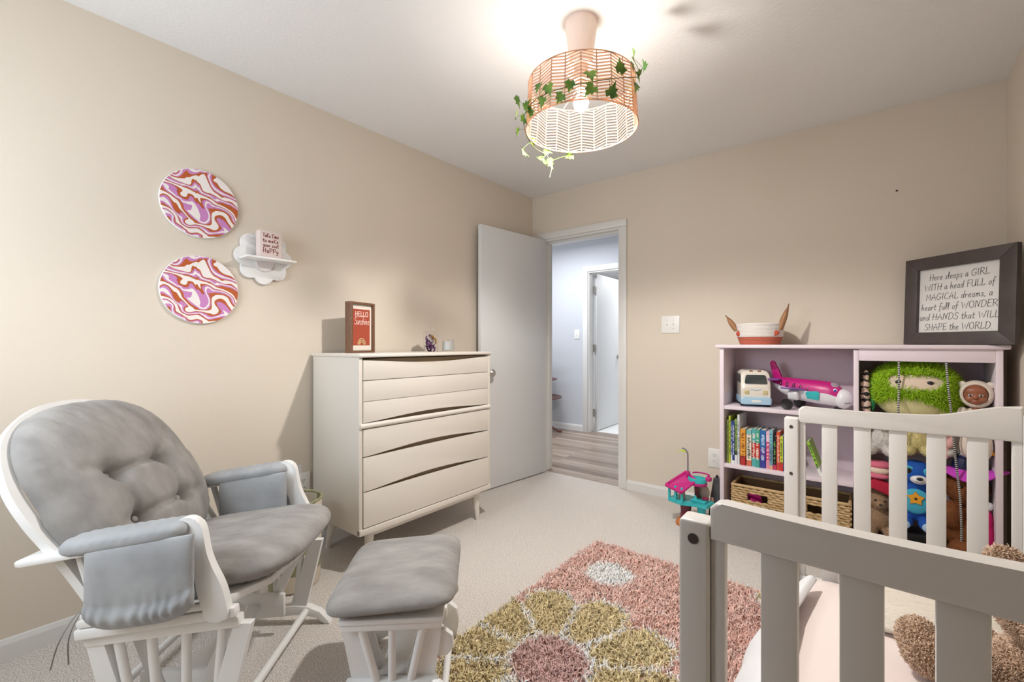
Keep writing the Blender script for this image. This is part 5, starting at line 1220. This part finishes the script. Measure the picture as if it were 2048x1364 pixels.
tag(MB().ell((.27, 2.995, .10), (.05, .03, .012)).out('blue_soft_toy', M['navy']), 'flat dark blue soft toy at the bottom of the bin under the brown bear', 'toy')
t, body = plush('red_plush', 'dark red plush toy behind the doll in the bin corner', 'plush toy', (.30, 3.20, .80), [((0, 0, .08), (.06, .04, .09))], mat('dark_red_plush', (120, 20, 30), .9), vox=.008)

# ---------------------------------------------------------------- play house toy on the floor by the bookcase
t = thing('toy_treehouse', 'magenta and turquoise plastic toy treehouse with a grey mast, on carpet by bookcase', 'toy house', (-.895, 2.90, 0), R(-6))
tq, mg = M['turq'], M['magenta']; M['toygrey'] = mat('grey_plastic', (128, 118, 126), .4); M['orange'] = mat('burnt_orange_plastic', (196, 110, 40), .45); M['plum'] = mat('plum_plastic', (104, 24, 44), .4); M['limep'] = mat('lime_plastic', (200, 224, 70), .4); M['peach'] = mat('peach_plastic', (222, 176, 160), .4)
MB().lathe([(.001, 0), (.055, 0), (.06, .01), (.052, .035), (.001, .035)], c=(-.03, -.03, 0), seg=28).out('base', M['orange'], t)
MB().lathe([(.034, .03), (.03, .09), (.036, .14), (.001, .14)], c=(-.03, -.03, 0), seg=24).out('trunk', M['plum'], t)
pl = [(-.125, -.075), (-.03, -.10), (.04, -.055), (.11, -.06), (.125, .03), (.06, .07), (-.06, .06), (-.12, .02)]
MB().prism(pl, .024, Mx=Matrix.Translation((0, 0, .135)), bev=.005).out('floor_tray', tq, t)
for x, y in ((-.118, -.07), (-.07, -.088), (-.025, -.095), (.01, .035), (-.11, .01)): MB().box((x, y, .195), (.014, .012, .10), bev=.003).out('post', tq, t)
MB().box((-.055, -.03, .185), (.035, .03, .06), bev=.006).out('toy_seat', M['peach'], t)
rf = [Vector(q) for q in ((-.135, -.085, .225), (-.02, -.115, .210), (.035, -.03, .275), (-.055, .03, .300))]
up_ = Vector((0, 0, .012)); mb = MB(); mb.loft([[q for q in rf], [q + up_ for q in rf]]); mb.out('roof', mg, t)
mb = MB()
for a, b_ in zip(rf, rf[1:] + rf[:1]): mb.tube([a + up_, b_ + up_], .009, seg=8)
mb.out('roof_edge', mg, t)
MB().lathe([(.045, .27), (.048, .285), (.046, .298), (.036, .298), (.034, .288), (.001, .286)], c=(.03, .0, .0), seg=36, sx=1.2).out('pool', tq, t)
MB().lathe([(.001, .256), (.047, .256), (.050, .27), (.044, .272), (.001, .272)], c=(.03, .0, .0), seg=36, sx=1.2).out('pool_base', mg, t)
MB().lathe([(.001, .0), (.012, .0), (.010, .13), (.001, .13)], c=(.02, .01, .140), seg=16).out('pool_post', M['plum'], t)
MB().tube([(.04 + .05 * math.cos(a_), .03 + .035 * math.sin(a_), .315) for a_ in [R(q) for q in range(-20, 181, 20)]], .005, seg=8).out('slide_rail', mg, t)
MB().box((.095, .01, .300), (.03, .035, .026), bev=.006).out('slide_chute', mg, t)
MB().box((-.03, .0, .312), (.022, .022, .03), bev=.003).out('mast_socket', mg, t)
MB().tube(cat_rom([(-.03, 0, .32), (-.03, 0, .40), (-.032, 0, .44), (-.045, -.005, .462), (-.065, -.01, .468)], 6), .0045, seg=10).out('mast', M['toygrey'], t)
mb = MB(); mb.grid(lambda u, v: Vector((-.042 - .055 * u, -.006, .448 + .016 * (v - .5) * (1 - u) + .004 * math.sin(u * 5))), 8, 4); evaluated(mb.out('flag', M['limep'], t), [('SOLIDIFY', dict(thickness=.003))])
for x, z in ((.05, .205), (.02, .218)):
    MB().prism([(x + .034 * math.cos(a_) * (1 + .2 * math.sin(a_)), z - .01 + .052 * math.sin(a_)) for a_ in [2 * PI * k / 24 for k in range(24)]], .008, Mx=XZ(.045 if x > .03 else .055), bev=.002).out('tree_panel', mat('beige_grey_plastic', (176, 160, 142), .5), t)
MB().box((.05, -.02, .165), (.09, .05, .010), bev=.003).out('counter', tq, t); MB().lathe([(.001, .170), (.014, .170), (.008, .185), (.006, .195), (.001, .196)], c=(.03, -.03, 0), seg=16).out('fountain', tq, t); MB().box((.078, .005, .178), (.035, .03, .010), bev=.003).out('red_seat', mat('crimson_plastic', (150, 24, 70), .4), t)
MB().lathe([(.001, 0), (.05, 0), (.045, .02), (.022, .06), (.026, .135), (.001, .135)], c=(.06, -.01, 0), seg=24).out('stand', tq, t)
MB().box((.0, .0, .016), (.14, .07, .03), bev=.008).out('foot_bar', mat('brown_plastic', (110, 76, 44), .5), t)
t = thing('toy_cash_tower', 'charcoal grey tapered plastic toy squeezed between treehouse and bookcase', 'toy', (-.790, 3.02, 0), R(0))
MB().loft([[Vector((-.03, -.05, 0)), Vector((.03, -.05, 0)), Vector((.03, .05, 0)), Vector((-.03, .05, 0))], [Vector((-.028, -.045, .12)), Vector((.028, -.045, .12)), Vector((.028, .045, .12)), Vector((-.028, .045, .12))], [Vector((-.008, -.02, .285)), Vector((.024, -.02, .285)), Vector((.024, .03, .285)), Vector((-.008, .03, .285))]]).out('tower_body', mat('charcoal_plastic', (74, 72, 76), .4), t)
MB().lathe([(.001, 0), (.007, 0), (.007, .016), (.001, .016)], c=(.008, 0, .285), seg=14).out('tower_cap', M['black'], t)
MB().box((-.012, -.044, .155), (.022, .004, .03), rot=(8, 0, 0), bev=.003).out('tower_badge', M['peach'], t)
